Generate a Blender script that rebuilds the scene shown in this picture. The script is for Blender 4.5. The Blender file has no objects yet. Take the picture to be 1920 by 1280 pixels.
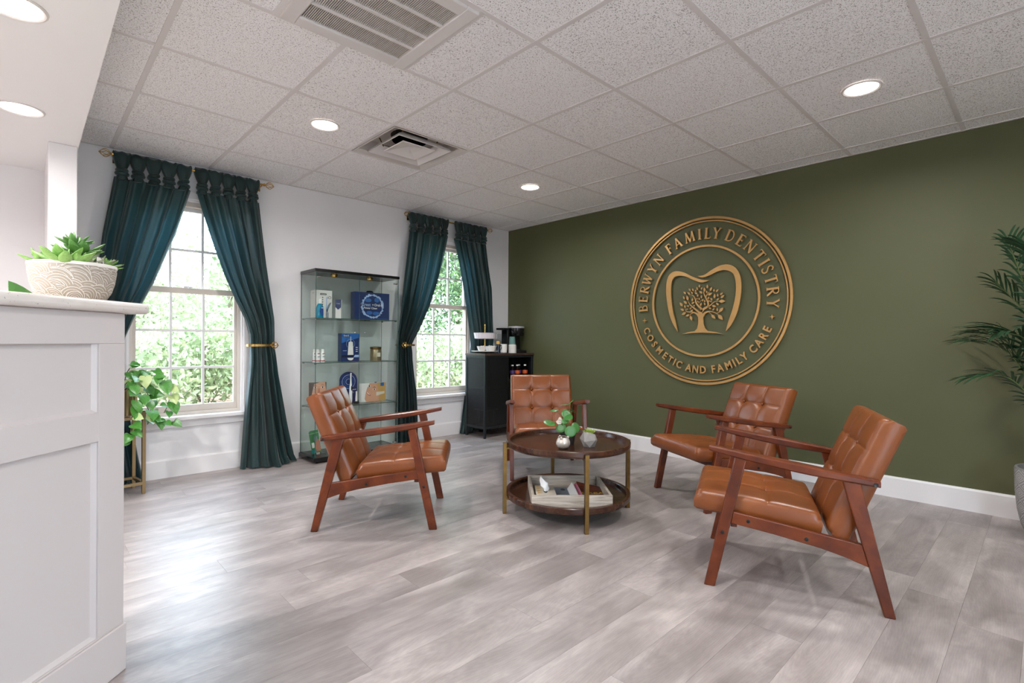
import bpy, bmesh, math, random
import numpy as np
from mathutils import Vector, Matrix

random.seed(7)
SC = bpy.context.scene
COL = SC.collection
PI = math.pi
H = 2.3806                      # height of the tile ceiling
SOFF = 2.138                    # height of the plastered soffit over the reception

# ------------------------------------------------------------------ camera
cam = bpy.data.cameras.new('camera')
cam.sensor_width = 36.0
cam.lens = 18.0
cam.clip_start = 0.05
camo = bpy.data.objects.new('camera', cam)
COL.objects.link(camo)
_yaw, _pitch, _roll = 0.7609, -0.0012, 0.0065
_f = Vector((math.sin(_yaw) * math.cos(_pitch), math.cos(_yaw) * math.cos(_pitch), math.sin(_pitch)))
_r = Vector((math.cos(_yaw), -math.sin(_yaw), 0))
_u = _r.cross(_f)
_r, _u = math.cos(_roll) * _r + math.sin(_roll) * _u, -math.sin(_roll) * _r + math.cos(_roll) * _u
_m = Matrix((_r, _u, -_f)).transposed().to_4x4()
_m.translation = Vector((-4.2809, -4.5697, 1.0424))
camo.matrix_world = _m
SC.camera = camo

# ------------------------------------------------------------------ sky, sun, exposure
SKY_COL, SKY_STR = (0.62, 0.80, 1.0), 12.5
world = bpy.data.worlds.new('sky')
SC.world = world
world.use_nodes = True
bg = world.node_tree.nodes['Background']
bg.inputs['Color'].default_value = (*SKY_COL, 1)
bg.inputs['Strength'].default_value = SKY_STR
sun = bpy.data.lights.new('sun', 'SUN')
sun.energy = 10.0
sun.color = (1.0, 0.95, 0.86)
sun.angle = math.radians(3)
suno = bpy.data.objects.new('sun', sun)
COL.objects.link(suno)
suno.rotation_euler = Vector((-0.75, 0.0, -0.66)).to_track_quat('-Z', 'Y').to_euler()
LAMP_W = 15.0                   # watts of one ceiling downlight
SOFFIT_W = 3.2
SOFFIT_FILL_W = 56.0                   # added soffit lights out of frame, brighten the soffit by bounce
LAMP_COL = (1.0, 1.0, 1.0)
vs = SC.view_settings
vs.view_transform = 'Standard'
vs.look = 'None'
vs.gamma = 1.0
vs.exposure = 0.16
vs.use_curve_mapping = False
cy = SC.cycles
cy.use_denoising = True
cy.max_bounces = 7
cy.diffuse_bounces = 5
cy.glossy_bounces = 3
cy.transmission_bounces = 4
cy.transparent_max_bounces = 20
cy.use_adaptive_sampling = True
cy.use_light_tree = False
cy.adaptive_threshold = 0.04
cy.caustics_reflective = False
cy.caustics_refractive = False
cy.sample_clamp_indirect = 8.0

# ------------------------------------------------------------------ helpers: materials
def lin(c):
    if isinstance(c, str):
        c = [int(c[i:i + 2], 16) / 255 for i in (0, 2, 4)]
    return tuple((x / 12.92 if x <= 0.04045 else ((x + 0.055) / 1.055) ** 2.4) for x in c)

class NT:
    """tiny wrapper round a node tree"""
    def __init__(s, name):
        s.m = bpy.data.materials.new(name)
        s.m.use_nodes = True
        s.t = s.m.node_tree
        s.b = s.t.nodes['Principled BSDF']
        s.out = s.t.nodes['Material Output']
    def n(s, typ, **kw):
        nd = s.t.nodes.new(typ)
        for k, v in kw.items():
            setattr(nd, k, v)
        return nd
    def l(s, a, b):
        s.t.links.new(a, b)
    def coord(s, kind='Object', scale=(1, 1, 1), rand=False):
        tc = s.n('ShaderNodeTexCoord')
        mp = s.n('ShaderNodeMapping')
        mp.inputs['Scale'].default_value = scale
        s.l(tc.outputs[kind], mp.inputs['Vector'])
        if rand:
            oi = s.n('ShaderNodeObjectInfo')
            mu = s.n('ShaderNodeMath', operation='MULTIPLY')
            mu.inputs[1].default_value = 53.0
            s.l(oi.outputs['Random'], mu.inputs[0])
            cb = s.n('ShaderNodeCombineXYZ')
            for i in range(3):
                s.l(mu.outputs[0], cb.inputs[i])
            s.l(cb.outputs[0], mp.inputs['Location'])
        return mp.outputs[0]
    def noise(s, vec, scale=5, detail=4, rough=0.55, dist=0.0):
        nd = s.n('ShaderNodeTexNoise')
        nd.inputs['Scale'].default_value = scale
        nd.inputs['Detail'].default_value = detail
        nd.inputs['Roughness'].default_value = rough
        nd.inputs['Distortion'].default_value = dist
        s.l(vec, nd.inputs['Vector'])
        return nd.outputs['Fac']
    def ramp(s, fac, stops):
        nd = s.n('ShaderNodeValToRGB')
        e = nd.color_ramp.elements
        while len(e) < len(stops):
            e.new(0.5)
        for el, (p, c) in zip(e, stops):
            el.position = p
            el.color = (*lin(c), 1) if not isinstance(c, float) else (c, c, c, 1)
        s.l(fac, nd.inputs['Fac'])
        return nd.outputs['Color']
    def mix(s, fac, a, b, mode='MIX'):
        nd = s.n('ShaderNodeMix', data_type='RGBA', blend_type=mode)
        for sock, v in ((nd.inputs[0], fac), (nd.inputs[6], a), (nd.inputs[7], b)):
            if hasattr(v, 'node'):
                s.l(v, sock)
            elif isinstance(v, (int, float)):
                sock.default_value = v
            else:
                sock.default_value = (*lin(v), 1)
        return nd.outputs[2]
    def bump(s, h, strength=0.2, dist=0.01):
        nd = s.n('ShaderNodeBump')
        nd.inputs['Strength'].default_value = strength
        nd.inputs['Distance'].default_value = dist
        s.l(h, nd.inputs['Height'])
        s.l(nd.outputs[0], s.b.inputs['Normal'])

M = {}
def mat(name, col, rough=0.5, metal=0.0, spec=0.5, var=None, vscale=8, bump=0.0, bscale=40, coat=0.0, sss=0.0, emit=None, rand=False, sheen=0.0):
    """plain procedural material: base colour, optional second colour mixed in by noise, optional fine relief"""
    t = NT(name)
    b = t.b
    b.inputs['Base Color'].default_value = (*lin(col), 1)
    b.inputs['Roughness'].default_value = rough
    b.inputs['Metallic'].default_value = metal
    b.inputs['Specular IOR Level'].default_value = spec
    b.inputs['Coat Weight'].default_value = coat
    b.inputs['Sheen Weight'].default_value = sheen
    v = t.coord('Object', rand=rand)
    if var:
        t.l(t.ramp(t.noise(v, vscale), [(0.3, col), (0.7, var)]), b.inputs['Base Color'])
    if bump:
        t.bump(t.noise(v, bscale, 3), bump, 0.004)
    if emit:
        b.inputs['Emission Color'].default_value = (*lin(emit[0]), 1)
        b.inputs['Emission Strength'].default_value = emit[1]
    M[name] = t.m
    return t.m

# walls, trim
mat('paint_white', 'e6e3e3', 0.6, var='e2dfdf', vscale=2)
mat('paint_green', '545536', 0.6, var='505232', vscale=1.3, bump=0.08, bscale=260)
mat('trim_white', 'e6e2e1', 0.4)
mat('soffit_white', 'edebe9', 0.7)
mat('cabinet_white', 'd2c9c6', 0.4)
mat('vinyl_tan', 'cdc3b8', 0.5)
mat('vinyl_white', 'e2dfde', 0.4)
mat('tee_white', 'dad4d1', 0.5)
mat('metal_white', 'd8d2ce', 0.45)
mat('metal_white2', 'cfc8c2', 0.5, var='c4bcb4', vscale=6)
mat('dark_void', '1c1a18', 0.8)
mat('filter_grey', '4a443f', 0.9, var='37322e', vscale=30)
mat('lens', 'ffffff', 0.5, emit=('fff6ee', 9.0))
# metals
mat('brass', '7d6038', 0.36, 1.0, var='6f532e', vscale=25)
mat('champagne', 'b09a74', 0.34, 1.0)
mat('gold', 'c79f58', 0.25, 1.0)
mat('sign_gold', 'c49b62', 0.42, 0.6, var='ba9058', vscale=14)
mat('chrome', 'c8c8c8', 0.12, 1.0)
mat('satin_silver', 'c2c2c4', 0.35, 0.5)
mat('black_metal', '0b0c0e', 0.45, 0.0)
mat('grey_metal', '1b2225', 0.4, 0.2)
mat('silver', 'dfd6cb', 0.3, 0.45, var='b5aa9e', vscale=26, bump=0.2, bscale=50)
mat('mercury_gold', 'a89878', 0.25, 0.6, var='8a7a5c', vscale=30)
# plastics, papers
for k, c, r in [('black_gloss', '0b0b0d', 0.2), ('black_plastic', '121214', 0.4), ('dark_pot', '2b2524', 0.5), ('white_ceramic', 'e9e5e0', 0.25),
                ('white_plastic', 'eceae8', 0.35), ('white_paper', 'e6e2dd', 0.6), ('cream_paper', 'd9cdbb', 0.6), ('red_print', 'b23438', 0.5),
                ('teal_liquid', '0e86a8', 0.15), ('blue_label', '15458c', 0.3), ('navy_print', '1a2f63', 0.3), ('navy_dark', '121d40', 0.3),
                ('mid_blue', '2e62a5', 0.3), ('pale_blue', '9fb6dd', 0.4), ('grey_print', '7d8791', 0.5), ('ink', '22252b', 0.5), ('teal_print', '17808c', 0.4),
                ('green_print', '2c7a3f', 0.4), ('skin_print', 'cf9a7e', 0.5), ('skin_shade', 'b4745c', 0.5), ('hair_brown', '3f2a22', 0.5), ('hair_blond', 'c49a5c', 0.5),
                ('pink_print', 'b23a6a', 0.4), ('yellow_print', 'd5b53a', 0.4), ('rust_print', '5d2a1c', 0.4), ('lip_print', 'a5483f', 0.4), ('orange_label', 'c4562a', 0.4),
                ('purple_label', '4b3470', 0.4), ('amber_wax', 'd98c3a', 0.4), ('cup_green', '5d8079', 0.5), ('navy_glaze', '1b2334', 0.2), ('tissue', 'f0eeec', 0.8),
                ('gold_cap', 'cfa24c', 0.3), ('quilt_pearl', 'd8d0d4', 0.3)]:
    mat(k, c, r)
# plants
mat('leaf_pothos', '4e8a34', 0.32, var='35702a', vscale=9, rand=True)
mat('leaf_pale', 'a9ba7c', 0.35)
mat('leaf_pilea', '356a2c', 0.34, var='4d8442', vscale=20, rand=True)
mat('leaf_succulent', '6f9a4a', 0.4, var='8db860', vscale=20, rand=True)
mat('leaf_succulent_dark', '4f7d3c', 0.4, var='6a9450', vscale=20, rand=True)
mat('leaf_succulent_grey', 'a9a48c', 0.45, var='8c9a78', vscale=20, rand=True)
mat('leaf_lime', '9fb24c', 0.4, var='6e8a2e', vscale=30, rand=True)
mat('leaf_palm', '1b3621', 0.38, var='264a2a', vscale=6, rand=True)
mat('palm_stem', '5c6a38', 0.5)
mat('stem', '6f7b3e', 0.5)
mat('vine', '4c4a2a', 0.5)
mat('soil', '5a3b28', 0.95, var='3e2819', vscale=60, bump=0.6, bscale=80)
mat('bark', '6b5a48', 0.9, var='8a7a68', vscale=12, bump=0.4)
mat('mulch', '9a7a66', 0.95, var='6f5546', vscale=14, bump=0.5, bscale=30)
mat('added_pavement', 'cdc9c4', 0.9, var='c3beb8', vscale=4)
mat('lawn', '7f8f57', 0.95, var='9a9a6a', vscale=3)
# ceramics
mat('bowl_taupe', '9c8f81', 0.6, var='a4978a', vscale=20)
mat('bowl_line', 'ece6df', 0.6)
mat('pot_grey', '9d9a98', 0.6)
mat('pot_line', 'd9d7d5', 0.6)
mat('concrete', '8a8581', 0.8, var='9a958f', vscale=30, bump=0.15, bscale=90)
# leather
def leather():
    t = NT('leather')
    v = t.coord('Object', rand=True)
    c = t.ramp(t.noise(v, 5, 5), [(0.25, '703a19'), (0.6, '7f451f'), (0.85, '8b5027')])
    t.l(c, t.b.inputs['Base Color'])
    r = t.ramp(t.noise(v, 9, 3), [(0.3, 0.28), (0.7, 0.36)])
    t.l(r, t.b.inputs['Roughness'])
    vo = t.n('ShaderNodeTexVoronoi')
    vo.inputs['Scale'].default_value = 420
    t.l(v, vo.inputs['Vector'])
    t.bump(vo.outputs['Distance'], 0.08, 0.002)
    M['leather'] = t.m
leather()
def wood(name, a, b, c, rough, scale=(1, 12, 12), axis_noise=3.0, coat=0.0, rand=True):
    t = NT(name)
    v = t.coord('Object', scale, rand=rand)
    f = t.noise(v, axis_noise, 6, 0.6, 0.6)
    t.l(t.ramp(f, [(0.3, a), (0.5, b), (0.72, c)]), t.b.inputs['Base Color'])
    t.b.inputs['Roughness'].default_value = rough
    t.b.inputs['Coat Weight'].default_value = coat
    t.bump(f, 0.06, 0.003)
    M[name] = t.m
wood('wood_chair', '481d0b', '60290f', '783915', 0.3, (3, 14, 3))
wood('wood_table', '26130b', '3c2116', '583722', 0.24, (1.2, 16, 4))
wood('wood_white', '8d8074', 'b5a99b', 'cfc5b8', 0.75, (2, 30, 30))
wood('wood_cabtop', '33241d', '43302a', '523c33', 0.4, (1.5, 18, 18))
def floor_oak():
    t = NT('floor_oak')
    oi = t.n('ShaderNodeObjectInfo')
    v = t.coord('Object', (1, 1, 1), rand=True)
    # long grain
    mp = t.n('ShaderNodeMapping'); mp.inputs['Scale'].default_value = (1.1, 13, 1); t.l(v, mp.inputs['Vector'])
    grain = t.noise(mp.outputs[0], 3.0, 8, 0.62, 0.8)
    # broad cloudy patches
    mp2 = t.n('ShaderNodeMapping'); mp2.inputs['Scale'].default_value = (1.5, 3.2, 1); t.l(v, mp2.inputs['Vector'])
    cloud = t.noise(mp2.outputs[0], 1.9, 4, 0.55, 0.4)
    # cathedral figure: distorted rings
    wv = t.n('ShaderNodeTexWave', wave_type='RINGS', rings_direction='Z')
    tc = t.n('ShaderNodeTexCoord')
    mp3 = t.n('ShaderNodeMapping'); mp3.inputs['Scale'].default_value = (0.42, 3.0, 1); t.l(tc.outputs['Object'], mp3.inputs['Vector'])
    cb = t.n('ShaderNodeCombineXYZ')
    for i, (k, q) in enumerate(((17.0, .5), (29.0, .5))):       # heart of the figure lies somewhere on each plank
        fr = t.n('ShaderNodeMath', operation='MULTIPLY'); fr.inputs[1].default_value = k; t.l(oi.outputs['Random'], fr.inputs[0])
        fc = t.n('ShaderNodeMath', operation='FRACT'); t.l(fr.outputs[0], fc.inputs[0])
        sb = t.n('ShaderNodeMath', operation='SUBTRACT'); sb.inputs[1].default_value = q; t.l(fc.outputs[0], sb.inputs[0])
        t.l(sb.outputs[0], cb.inputs[i])
    t.l(cb.outputs[0], mp3.inputs['Location'])
    wv.inputs['Scale'].default_value = 15; wv.inputs['Distortion'].default_value = 7.0
    wv.inputs['Detail'].default_value = 3; wv.inputs['Detail Scale'].default_value = 2.2
    t.l(mp3.outputs[0], wv.inputs['Vector'])
    base = t.ramp(oi.outputs['Random'], [(0.0, '8d8581'), (0.35, 'a19997'), (0.7, 'aea6a2'), (1.0, 'beb6b2')])
    c1 = t.mix(0.62, base, t.ramp(cloud, [(0.28, '7d7471'), (0.5, 'a19997'), (0.72, 'cec6c3')]))
    c2 = t.mix(0.36, c1, t.ramp(grain, [(0.25, '6c6563'), (0.5, '9a9290'), (0.75, 'c0b9b7')]), 'OVERLAY')
    c3 = t.mix(0.075, c2, t.ramp(wv.outputs['Color'], [(0.2, '5f5650'), (0.8, 'd0c8c0')]), 'OVERLAY')
    t.l(c3, t.b.inputs['Base Color'])
    t.b.inputs['Roughness'].default_value = 0.35
    t.b.inputs['Specular IOR Level'].default_value = 0.6
    t.bump(grain, 0.05, 0.002)
    M['floor_oak'] = t.m
floor_oak()
def tile_mat():
    t = NT('ceiling_tile')
    v = t.coord('Object', rand=True)
    n1 = t.noise(v, 150, 1, 0.5)
    n2 = t.noise(v, 270, 1, 0.5)
    m1 = t.ramp(n1, [(0.63, 0.0), (0.68, 1.0)])
    m2 = t.ramp(n2, [(0.60, 0.0), (0.66, 1.0)])
    both = t.mix(1.0, m1, m2, 'LIGHTEN')
    t.l(t.mix(both, 'f6f4f3', 'a8a09c'), t.b.inputs['Base Color'])
    t.b.inputs['Roughness'].default_value = 0.9
    t.b.inputs['Specular IOR Level'].default_value = 0.2
    M['tile'] = t.m
tile_mat()
def quartz():
    t = NT('quartz')
    v = t.coord('Object')
    n = t.noise(v, 120, 3, 0.6)
    n2 = t.noise(v, 9, 2)
    k = t.ramp(n, [(0.66, 0.0), (0.70, 1.0)])
    t.l(t.mix(k, t.ramp(n2, [(0.3, 'ddd3cb'), (0.7, 'e6ddd6')]), 'a08f84'), t.b.inputs['Base Color'])
    t.b.inputs['Roughness'].default_value = 0.25
    M['quartz'] = t.m
quartz()
def glass(name, tint, gloss=0.9, ior=1.5):
    """thin clear sheet: lets light straight through, reflects by Fresnel"""
    t = NT(name)
    tr = t.n('ShaderNodeBsdfTransparent'); tr.inputs[0].default_value = (*tint, 1)
    gl = t.n('ShaderNodeBsdfGlossy'); gl.inputs['Roughness'].default_value = 0.02
    lw = t.n('ShaderNodeLayerWeight'); lw.inputs[0].default_value = 0.5
    pw = t.n('ShaderNodeMath', operation='POWER'); pw.inputs[1].default_value = 5.0
    t.l(lw.outputs['Facing'], pw.inputs[0])
    mx = t.n('ShaderNodeMixShader')
    mu = t.n('ShaderNodeMath', operation='MULTIPLY_ADD'); mu.inputs[1].default_value = gloss * .5; mu.inputs[2].default_value = .04 * gloss
    t.l(pw.outputs[0], mu.inputs[0]); t.l(mu.outputs[0], mx.inputs[0])
    t.l(tr.outputs[0], mx.inputs[1]); t.l(gl.outputs[0], mx.inputs[2])
    t.l(mx.outputs[0], t.out.inputs['Surface'])
    M[name] = t.m
glass('window_glass', (0.97, 0.985, 0.98), 0.8)
glass('cabinet_glass', (0.94, 0.965, 0.955), 0.9)
glass('clear_glass', (0.93, 0.95, 0.95), 1.0)
glass('drink_glass', (0.45, 0.30, 0.32), 1.0)
mat('glass_edge', '3d5a54', 0.15)
def fabric():
    t = NT('curtain_fabric')
    v = t.coord('Object')
    mp = t.n('ShaderNodeMapping'); mp.inputs['Scale'].default_value = (30, 30, 400); t.l(v, mp.inputs['Vector'])
    n = t.noise(mp.outputs[0], 1.0, 3)
    c = t.ramp(n, [(0.3, '0b2827'), (0.7, '103331')])
    t.l(c, t.b.inputs['Base Color'])
    t.b.inputs['Roughness'].default_value = 0.42
    t.b.inputs['Sheen Weight'].default_value = 0.25
    t.b.inputs['Specular IOR Level'].default_value = 0.45
    tl = t.n('ShaderNodeBsdfTranslucent'); tl.inputs[0].default_value = (*lin('33606e'), 1)
    mx = t.n('ShaderNodeMixShader'); mx.inputs[0].default_value = 0.19
    t.l(t.b.outputs[0], mx.inputs[1]); t.l(tl.outputs[0], mx.inputs[2])
    t.l(mx.outputs[0], t.out.inputs['Surface'])
    t.bump(n, 0.05, 0.002)
    M['curtain'] = t.m
fabric()
def leaf_cloud(name, cols):
    t = NT(name)
    v = t.coord('Object')
    wn = t.n('ShaderNodeTexWhiteNoise', noise_dimensions='3D')
    sn = t.n('ShaderNodeVectorMath', operation='SNAP'); sn.inputs[1].default_value = (0.11, 0.11, 0.11)
    t.l(v, sn.inputs[0]); t.l(sn.outputs[0], wn.inputs['Vector'])
    c = t.ramp(wn.outputs['Value'], [(0.0, cols[0]), (0.5, cols[1]), (1.0, cols[2])])
    t.l(c, t.b.inputs['Base Color'])
    t.b.inputs['Roughness'].default_value = 0.5
    tl = t.n('ShaderNodeBsdfTranslucent'); t.l(c, tl.inputs[0])
    mx = t.n('ShaderNodeMixShader'); mx.inputs[0].default_value = 0.4
    t.l(t.b.outputs[0], mx.inputs[1]); t.l(tl.outputs[0], mx.inputs[2])
    t.l(mx.outputs[0], t.out.inputs['Surface'])
    M[name] = t.m
leaf_cloud('foliage_a', ('7c8c62', '98a57a', 'b8c096'))
leaf_cloud('foliage_b', ('384f2e', '526a40', '788e5c'))
leaf_cloud('foliage_c', ('88966c', 'a2ad84', 'c0c7a2'))
def mesh_screen():
    """fine perforated steel screen"""
    t = NT('steel_screen')
    t.b.inputs['Base Color'].default_value = (*lin('0b0d10'), 1)
    t.b.inputs['Roughness'].default_value = 0.5
    tr = t.n('ShaderNodeBsdfTransparent')
    mx = t.n('ShaderNodeMixShader')
    v = t.coord('Object')
    vo = t.n('ShaderNodeTexVoronoi'); vo.inputs['Scale'].default_value = 300; vo.inputs['Randomness'].default_value = 0
    t.l(v, vo.inputs['Vector'])
    lt = t.n('ShaderNodeMath', operation='LESS_THAN'); lt.inputs[1].default_value = 0.40
    t.l(vo.outputs['Distance'], lt.inputs[0])
    mu = t.n('ShaderNodeMath', operation='MULTIPLY'); mu.inputs[1].default_value = 0.8
    t.l(lt.outputs[0], mu.inputs[0]); t.l(mu.outputs[0], mx.inputs[0])
    t.l(t.b.outputs[0], mx.inputs[1]); t.l(tr.outputs[0], mx.inputs[2])
    t.l(mx.outputs[0], t.out.inputs['Surface'])
    M['screen'] = t.m
mesh_screen()

# ------------------------------------------------------------------ helpers: objects and meshes
def tag(o, label=None, cat=None, group=None, kind=None):
    if label: o['label'] = label
    if cat: o['category'] = cat
    if group: o['group'] = group
    if kind: o['kind'] = kind
    return o

def thing(name, label=None, cat=None, loc=(0, 0, 0), rz=0.0, group=None, kind=None, parent=None):
    o = bpy.data.objects.new(name, None)
    COL.objects.link(o)
    o.location = loc
    o.rotation_euler = (0, 0, rz)
    o.empty_display_size = 0.1
    if parent: o.parent = parent
    return tag(o, label, cat, group, kind)

def link(name, me, parent=None, loc=None, rot=None):
    o = bpy.data.objects.new(name, me)
    COL.objects.link(o)
    if parent: o.parent = parent
    if loc is not None: o.location = loc
    if rot is not None: o.rotation_euler = rot
    return o

class MB:
    """collects shapes, then builds them as ONE mesh object"""
    def __init__(s):
        s.v, s.f, s.mi = [], [], []
        s.cur = 0
    def add(s, vs, fs):
        k = len(s.v)
        s.v += [tuple(p) for p in vs]
        s.f += [tuple(i + k for i in f) for f in fs]
        s.mi += [s.cur] * len(fs)
        return s
    def box(s, x0, x1, y0, y1, z0, z1):
        return s.add([(x0, y0, z0), (x1, y0, z0), (x1, y1, z0), (x0, y1, z0), (x0, y0, z1), (x1, y0, z1), (x1, y1, z1), (x0, y1, z1)],
                     [(0, 3, 2, 1), (4, 5, 6, 7), (0, 1, 5, 4), (1, 2, 6, 5), (2, 3, 7, 6), (3, 0, 4, 7)])
    def prism(s, poly, a, b, fn):
        """poly: list of 2-D points, extruded from a to b; fn(u, v, t) -> 3-D"""
        n = len(poly)
        vs = [fn(u, v, a) for u, v in poly] + [fn(u, v, b) for u, v in poly]
        fs = [tuple(range(n))[::-1], tuple(range(n, 2 * n))] + [(i, (i + 1) % n, n + (i + 1) % n, n + i) for i in range(n)]
        return s.add(vs, fs)
    def loft(s, rings, cap=True, closed=True):
        n = len(rings[0])
        vs = [p for r in rings for p in r]
        fs = []
        for k in range(len(rings) - 1):
            for i in range(n if closed else n - 1):
                j = (i + 1) % n
                fs.append((k * n + i, k * n + j, (k + 1) * n + j, (k + 1) * n + i))
        if cap and closed:
            fs += [tuple(range(n))[::-1], tuple(range((len(rings) - 1) * n, len(rings) * n))]
        return s.add(vs, fs)
    def tube(s, pts, r, n=8, cap=True):
        pts = [Vector(p) for p in pts]
        rs = r if isinstance(r, (list, tuple)) else [r] * len(pts)
        rings = []
        ref = None
        for i, p in enumerate(pts):
            d = (pts[min(i + 1, len(pts) - 1)] - pts[max(i - 1, 0)]).normalized()
            if ref is None:
                ref = Vector((0, 0, 1)) if abs(d.z) < 0.9 else Vector((1, 0, 0))
            a = d.cross(ref).normalized()
            b = d.cross(a).normalized()
            ref = b.cross(d) * -1 if False else ref
            rings.append([p + rs[i] * (math.cos(2 * PI * k / n) * a + math.sin(2 * PI * k / n) * b) for k in range(n)])
        return s.loft(rings, cap)
    def lathe(s, prof, n=32, c=(0, 0, 0), sx=1.0, sy=1.0):
        rings = [[(c[0] + r * sx * math.cos(2 * PI * k / n), c[1] + r * sy * math.sin(2 * PI * k / n), c[2] + z) for k in range(n)] for r, z in prof]
        return s.loft(rings, True)
    def torus(s, c, R, r, n=28, m=8, fn=None):
        rings = []
        for i in range(n):
            a = 2 * PI * i / n
            ring = []
            for k in range(m):
                b = 2 * PI * k / m
                p = ((R + r * math.cos(b)) * math.cos(a), (R + r * math.cos(b)) * math.sin(a), r * math.sin(b))
                p = fn(*p) if fn else p
                ring.append((c[0] + p[0], c[1] + p[1], c[2] + p[2]))
            rings.append(ring)
        rings.append(rings[0])
        return s.loft(rings, False)
    def sphere(s, c, r, n=12, m=8, sc=(1, 1, 1)):
        rings = []
        for j in range(m + 1):
            t = PI * j / m
            q = max(math.sin(t), 1e-4)
            rings.append([(c[0] + r * sc[0] * q * math.cos(2 * PI * k / n), c[1] + r * sc[1] * q * math.sin(2 * PI * k / n), c[2] - r * sc[2] * math.cos(t)) for k in range(n)])
        return s.loft(rings, True)
    def mesh(s, name, mats, smooth=None):
        me = bpy.data.meshes.new(name)
        me.from_pydata([tuple(p) for p in s.v], [], s.f)
        mats = mats if isinstance(mats, (list, tuple)) else [mats]
        for m in mats:
            me.materials.append(M[m])
        if len(mats) > 1:
            me.polygons.foreach_set('material_index', s.mi)
        bm = bmesh.new(); bm.from_mesh(me)
        bmesh.ops.recalc_face_normals(bm, faces=bm.faces)
        bm.to_mesh(me); bm.free()
        if smooth is not None:
            me.polygons.foreach_set('use_smooth', [True] * len(me.polygons))
            me.set_sharp_from_angle(angle=math.radians(smooth))
        me.update()
        return me
    def build(s, name, mats, parent=None, smooth=None, bevel=None, seg=2, loc=None, rot=None):
        o = link(name, s.mesh(name, mats, smooth), parent, loc, rot)
        if bevel:
            b = o.modifiers.new('edge', 'BEVEL'); b.width = bevel; b.segments = seg; b.limit_method = 'ANGLE'; b.angle_limit = math.radians(35)
            if smooth is None:
                o.data.polygons.foreach_set('use_smooth', [True] * len(o.data.polygons))
                o.data.set_sharp_from_angle(angle=math.radians(40))
        return o

def box(name, m, x0, x1, y0, y1, z0, z1, parent=None, bevel=None, **kw):
    return MB().box(x0, x1, y0, y1, z0, z1).build(name, m, parent, bevel=bevel, **kw)

def bez(pts, n=8):
    """smooth polyline through points (Catmull-Rom)"""
    P = [Vector(p) for p in pts]
    out = []
    for i in range(len(P) - 1):
        p0, p1, p2, p3 = P[max(i - 1, 0)], P[i], P[i + 1], P[min(i + 2, len(P) - 1)]
        for k in range(n):
            t = k / n
            out.append(0.5 * ((2 * p1) + (p2 - p0) * t + (2 * p0 - 5 * p1 + 4 * p2 - p3) * t * t + (3 * p1 - p0 - 3 * p2 + p3) * t ** 3))
    out.append(P[-1])
    return out

def text(name, body, size, m, parent, loc, rot, depth=0.0, align='CENTER', bold=0.0, sx=1.0):
    cu = bpy.data.curves.new(name, 'FONT')
    cu.body = body; cu.size = size; cu.extrude = depth; cu.align_x = align; cu.align_y = 'CENTER'; cu.offset = bold
    cu.resolution_u = 3
    tmp = bpy.data.objects.new('tmp', cu)
    COL.objects.link(tmp)
    dg = bpy.context.evaluated_depsgraph_get()
    me = bpy.data.meshes.new_from_object(tmp.evaluated_get(dg))
    bpy.data.objects.remove(tmp)
    bpy.data.curves.remove(cu)
    me.materials.clear(); me.materials.append(M[m])
    o = link(name, me, parent, loc, rot)
    o.scale = (sx, 1, 1)
    return o

def flat(name, m, poly, parent, y, fn=None, t=0.0006):
    """thin printed patch on a face that looks towards -y: poly in (x, z)"""
    return MB().prism(poly, y - t, y, lambda u, v, w: (u, w, v)).build(name, m, parent)

def disc(cx, cz, rx, rz, n=20, a0=0, a1=2 * PI):
    return [(cx + rx * math.cos(a0 + (a1 - a0) * i / n), cz + rz * math.sin(a0 + (a1 - a0) * i / n)) for i in range(n)]

def copy_tree(o, parent=None):
    c = o.copy()
    COL.objects.link(c)
    c.parent = parent
    for ch in list(o.children):
        copy_tree(ch, c)
    return c
# ================================================================== STRUCTURE
X0, Y0 = -6.7, -6.3             # far ends of the room behind and beside the camera
GX = lambda i: (i - 6.304) * 0.6096
GY = lambda j: (j - 3.8711) * 0.6096
WIN = [(-3.364, 1), (-0.948, 2)]
WZ0, WZ1, WHW = 0.455, 2.115, 0.385

# floor and its planks
floor = box('floor', 'floor_oak', X0, 0.0, Y0, 0.0, -0.12, -0.003)
tag(floor, kind='structure')
PW, PL = 0.1764, 1.22
known = {0: -3.519, -1: -3.38, 4: -2.89, 3: -2.262, 1: -3.07, 5: -2.42, 8: -2.32, 10: -1.55, -8: -3.177, -10: -3.055, 6: -1.98, 2: -2.75, -2: -2.9, -3: -3.62, 7: -2.95, 9: -2.62}
row = -14
rnd = random.Random(3)
while True:
    y1 = -2.395 - row * PW
    y0 = y1 - PW
    if y1 < Y0: break
    if y0 < 0:
        off = known.get(row, rnd.uniform(-3, -1.8))
        x = off - PL * 8
        while x < 0:
            a, b = max(x, X0), min(x + PL, 0.0)
            lo, hi = max(y0, Y0), min(y1, 0.0)
            if b - a > 0.02 and hi - lo > 0.01:
                cx, cyy = (a + b) / 2, (lo + hi) / 2
                w, d = (b - a) / 2 - 0.0003, (hi - lo) / 2 - 0.0003
                MB().box(-w, w, -d, d, -0.003, 0.0).build('plank', 'floor_oak', floor, loc=(cx, cyy, 0))
            x += PL
    row += 1

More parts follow.
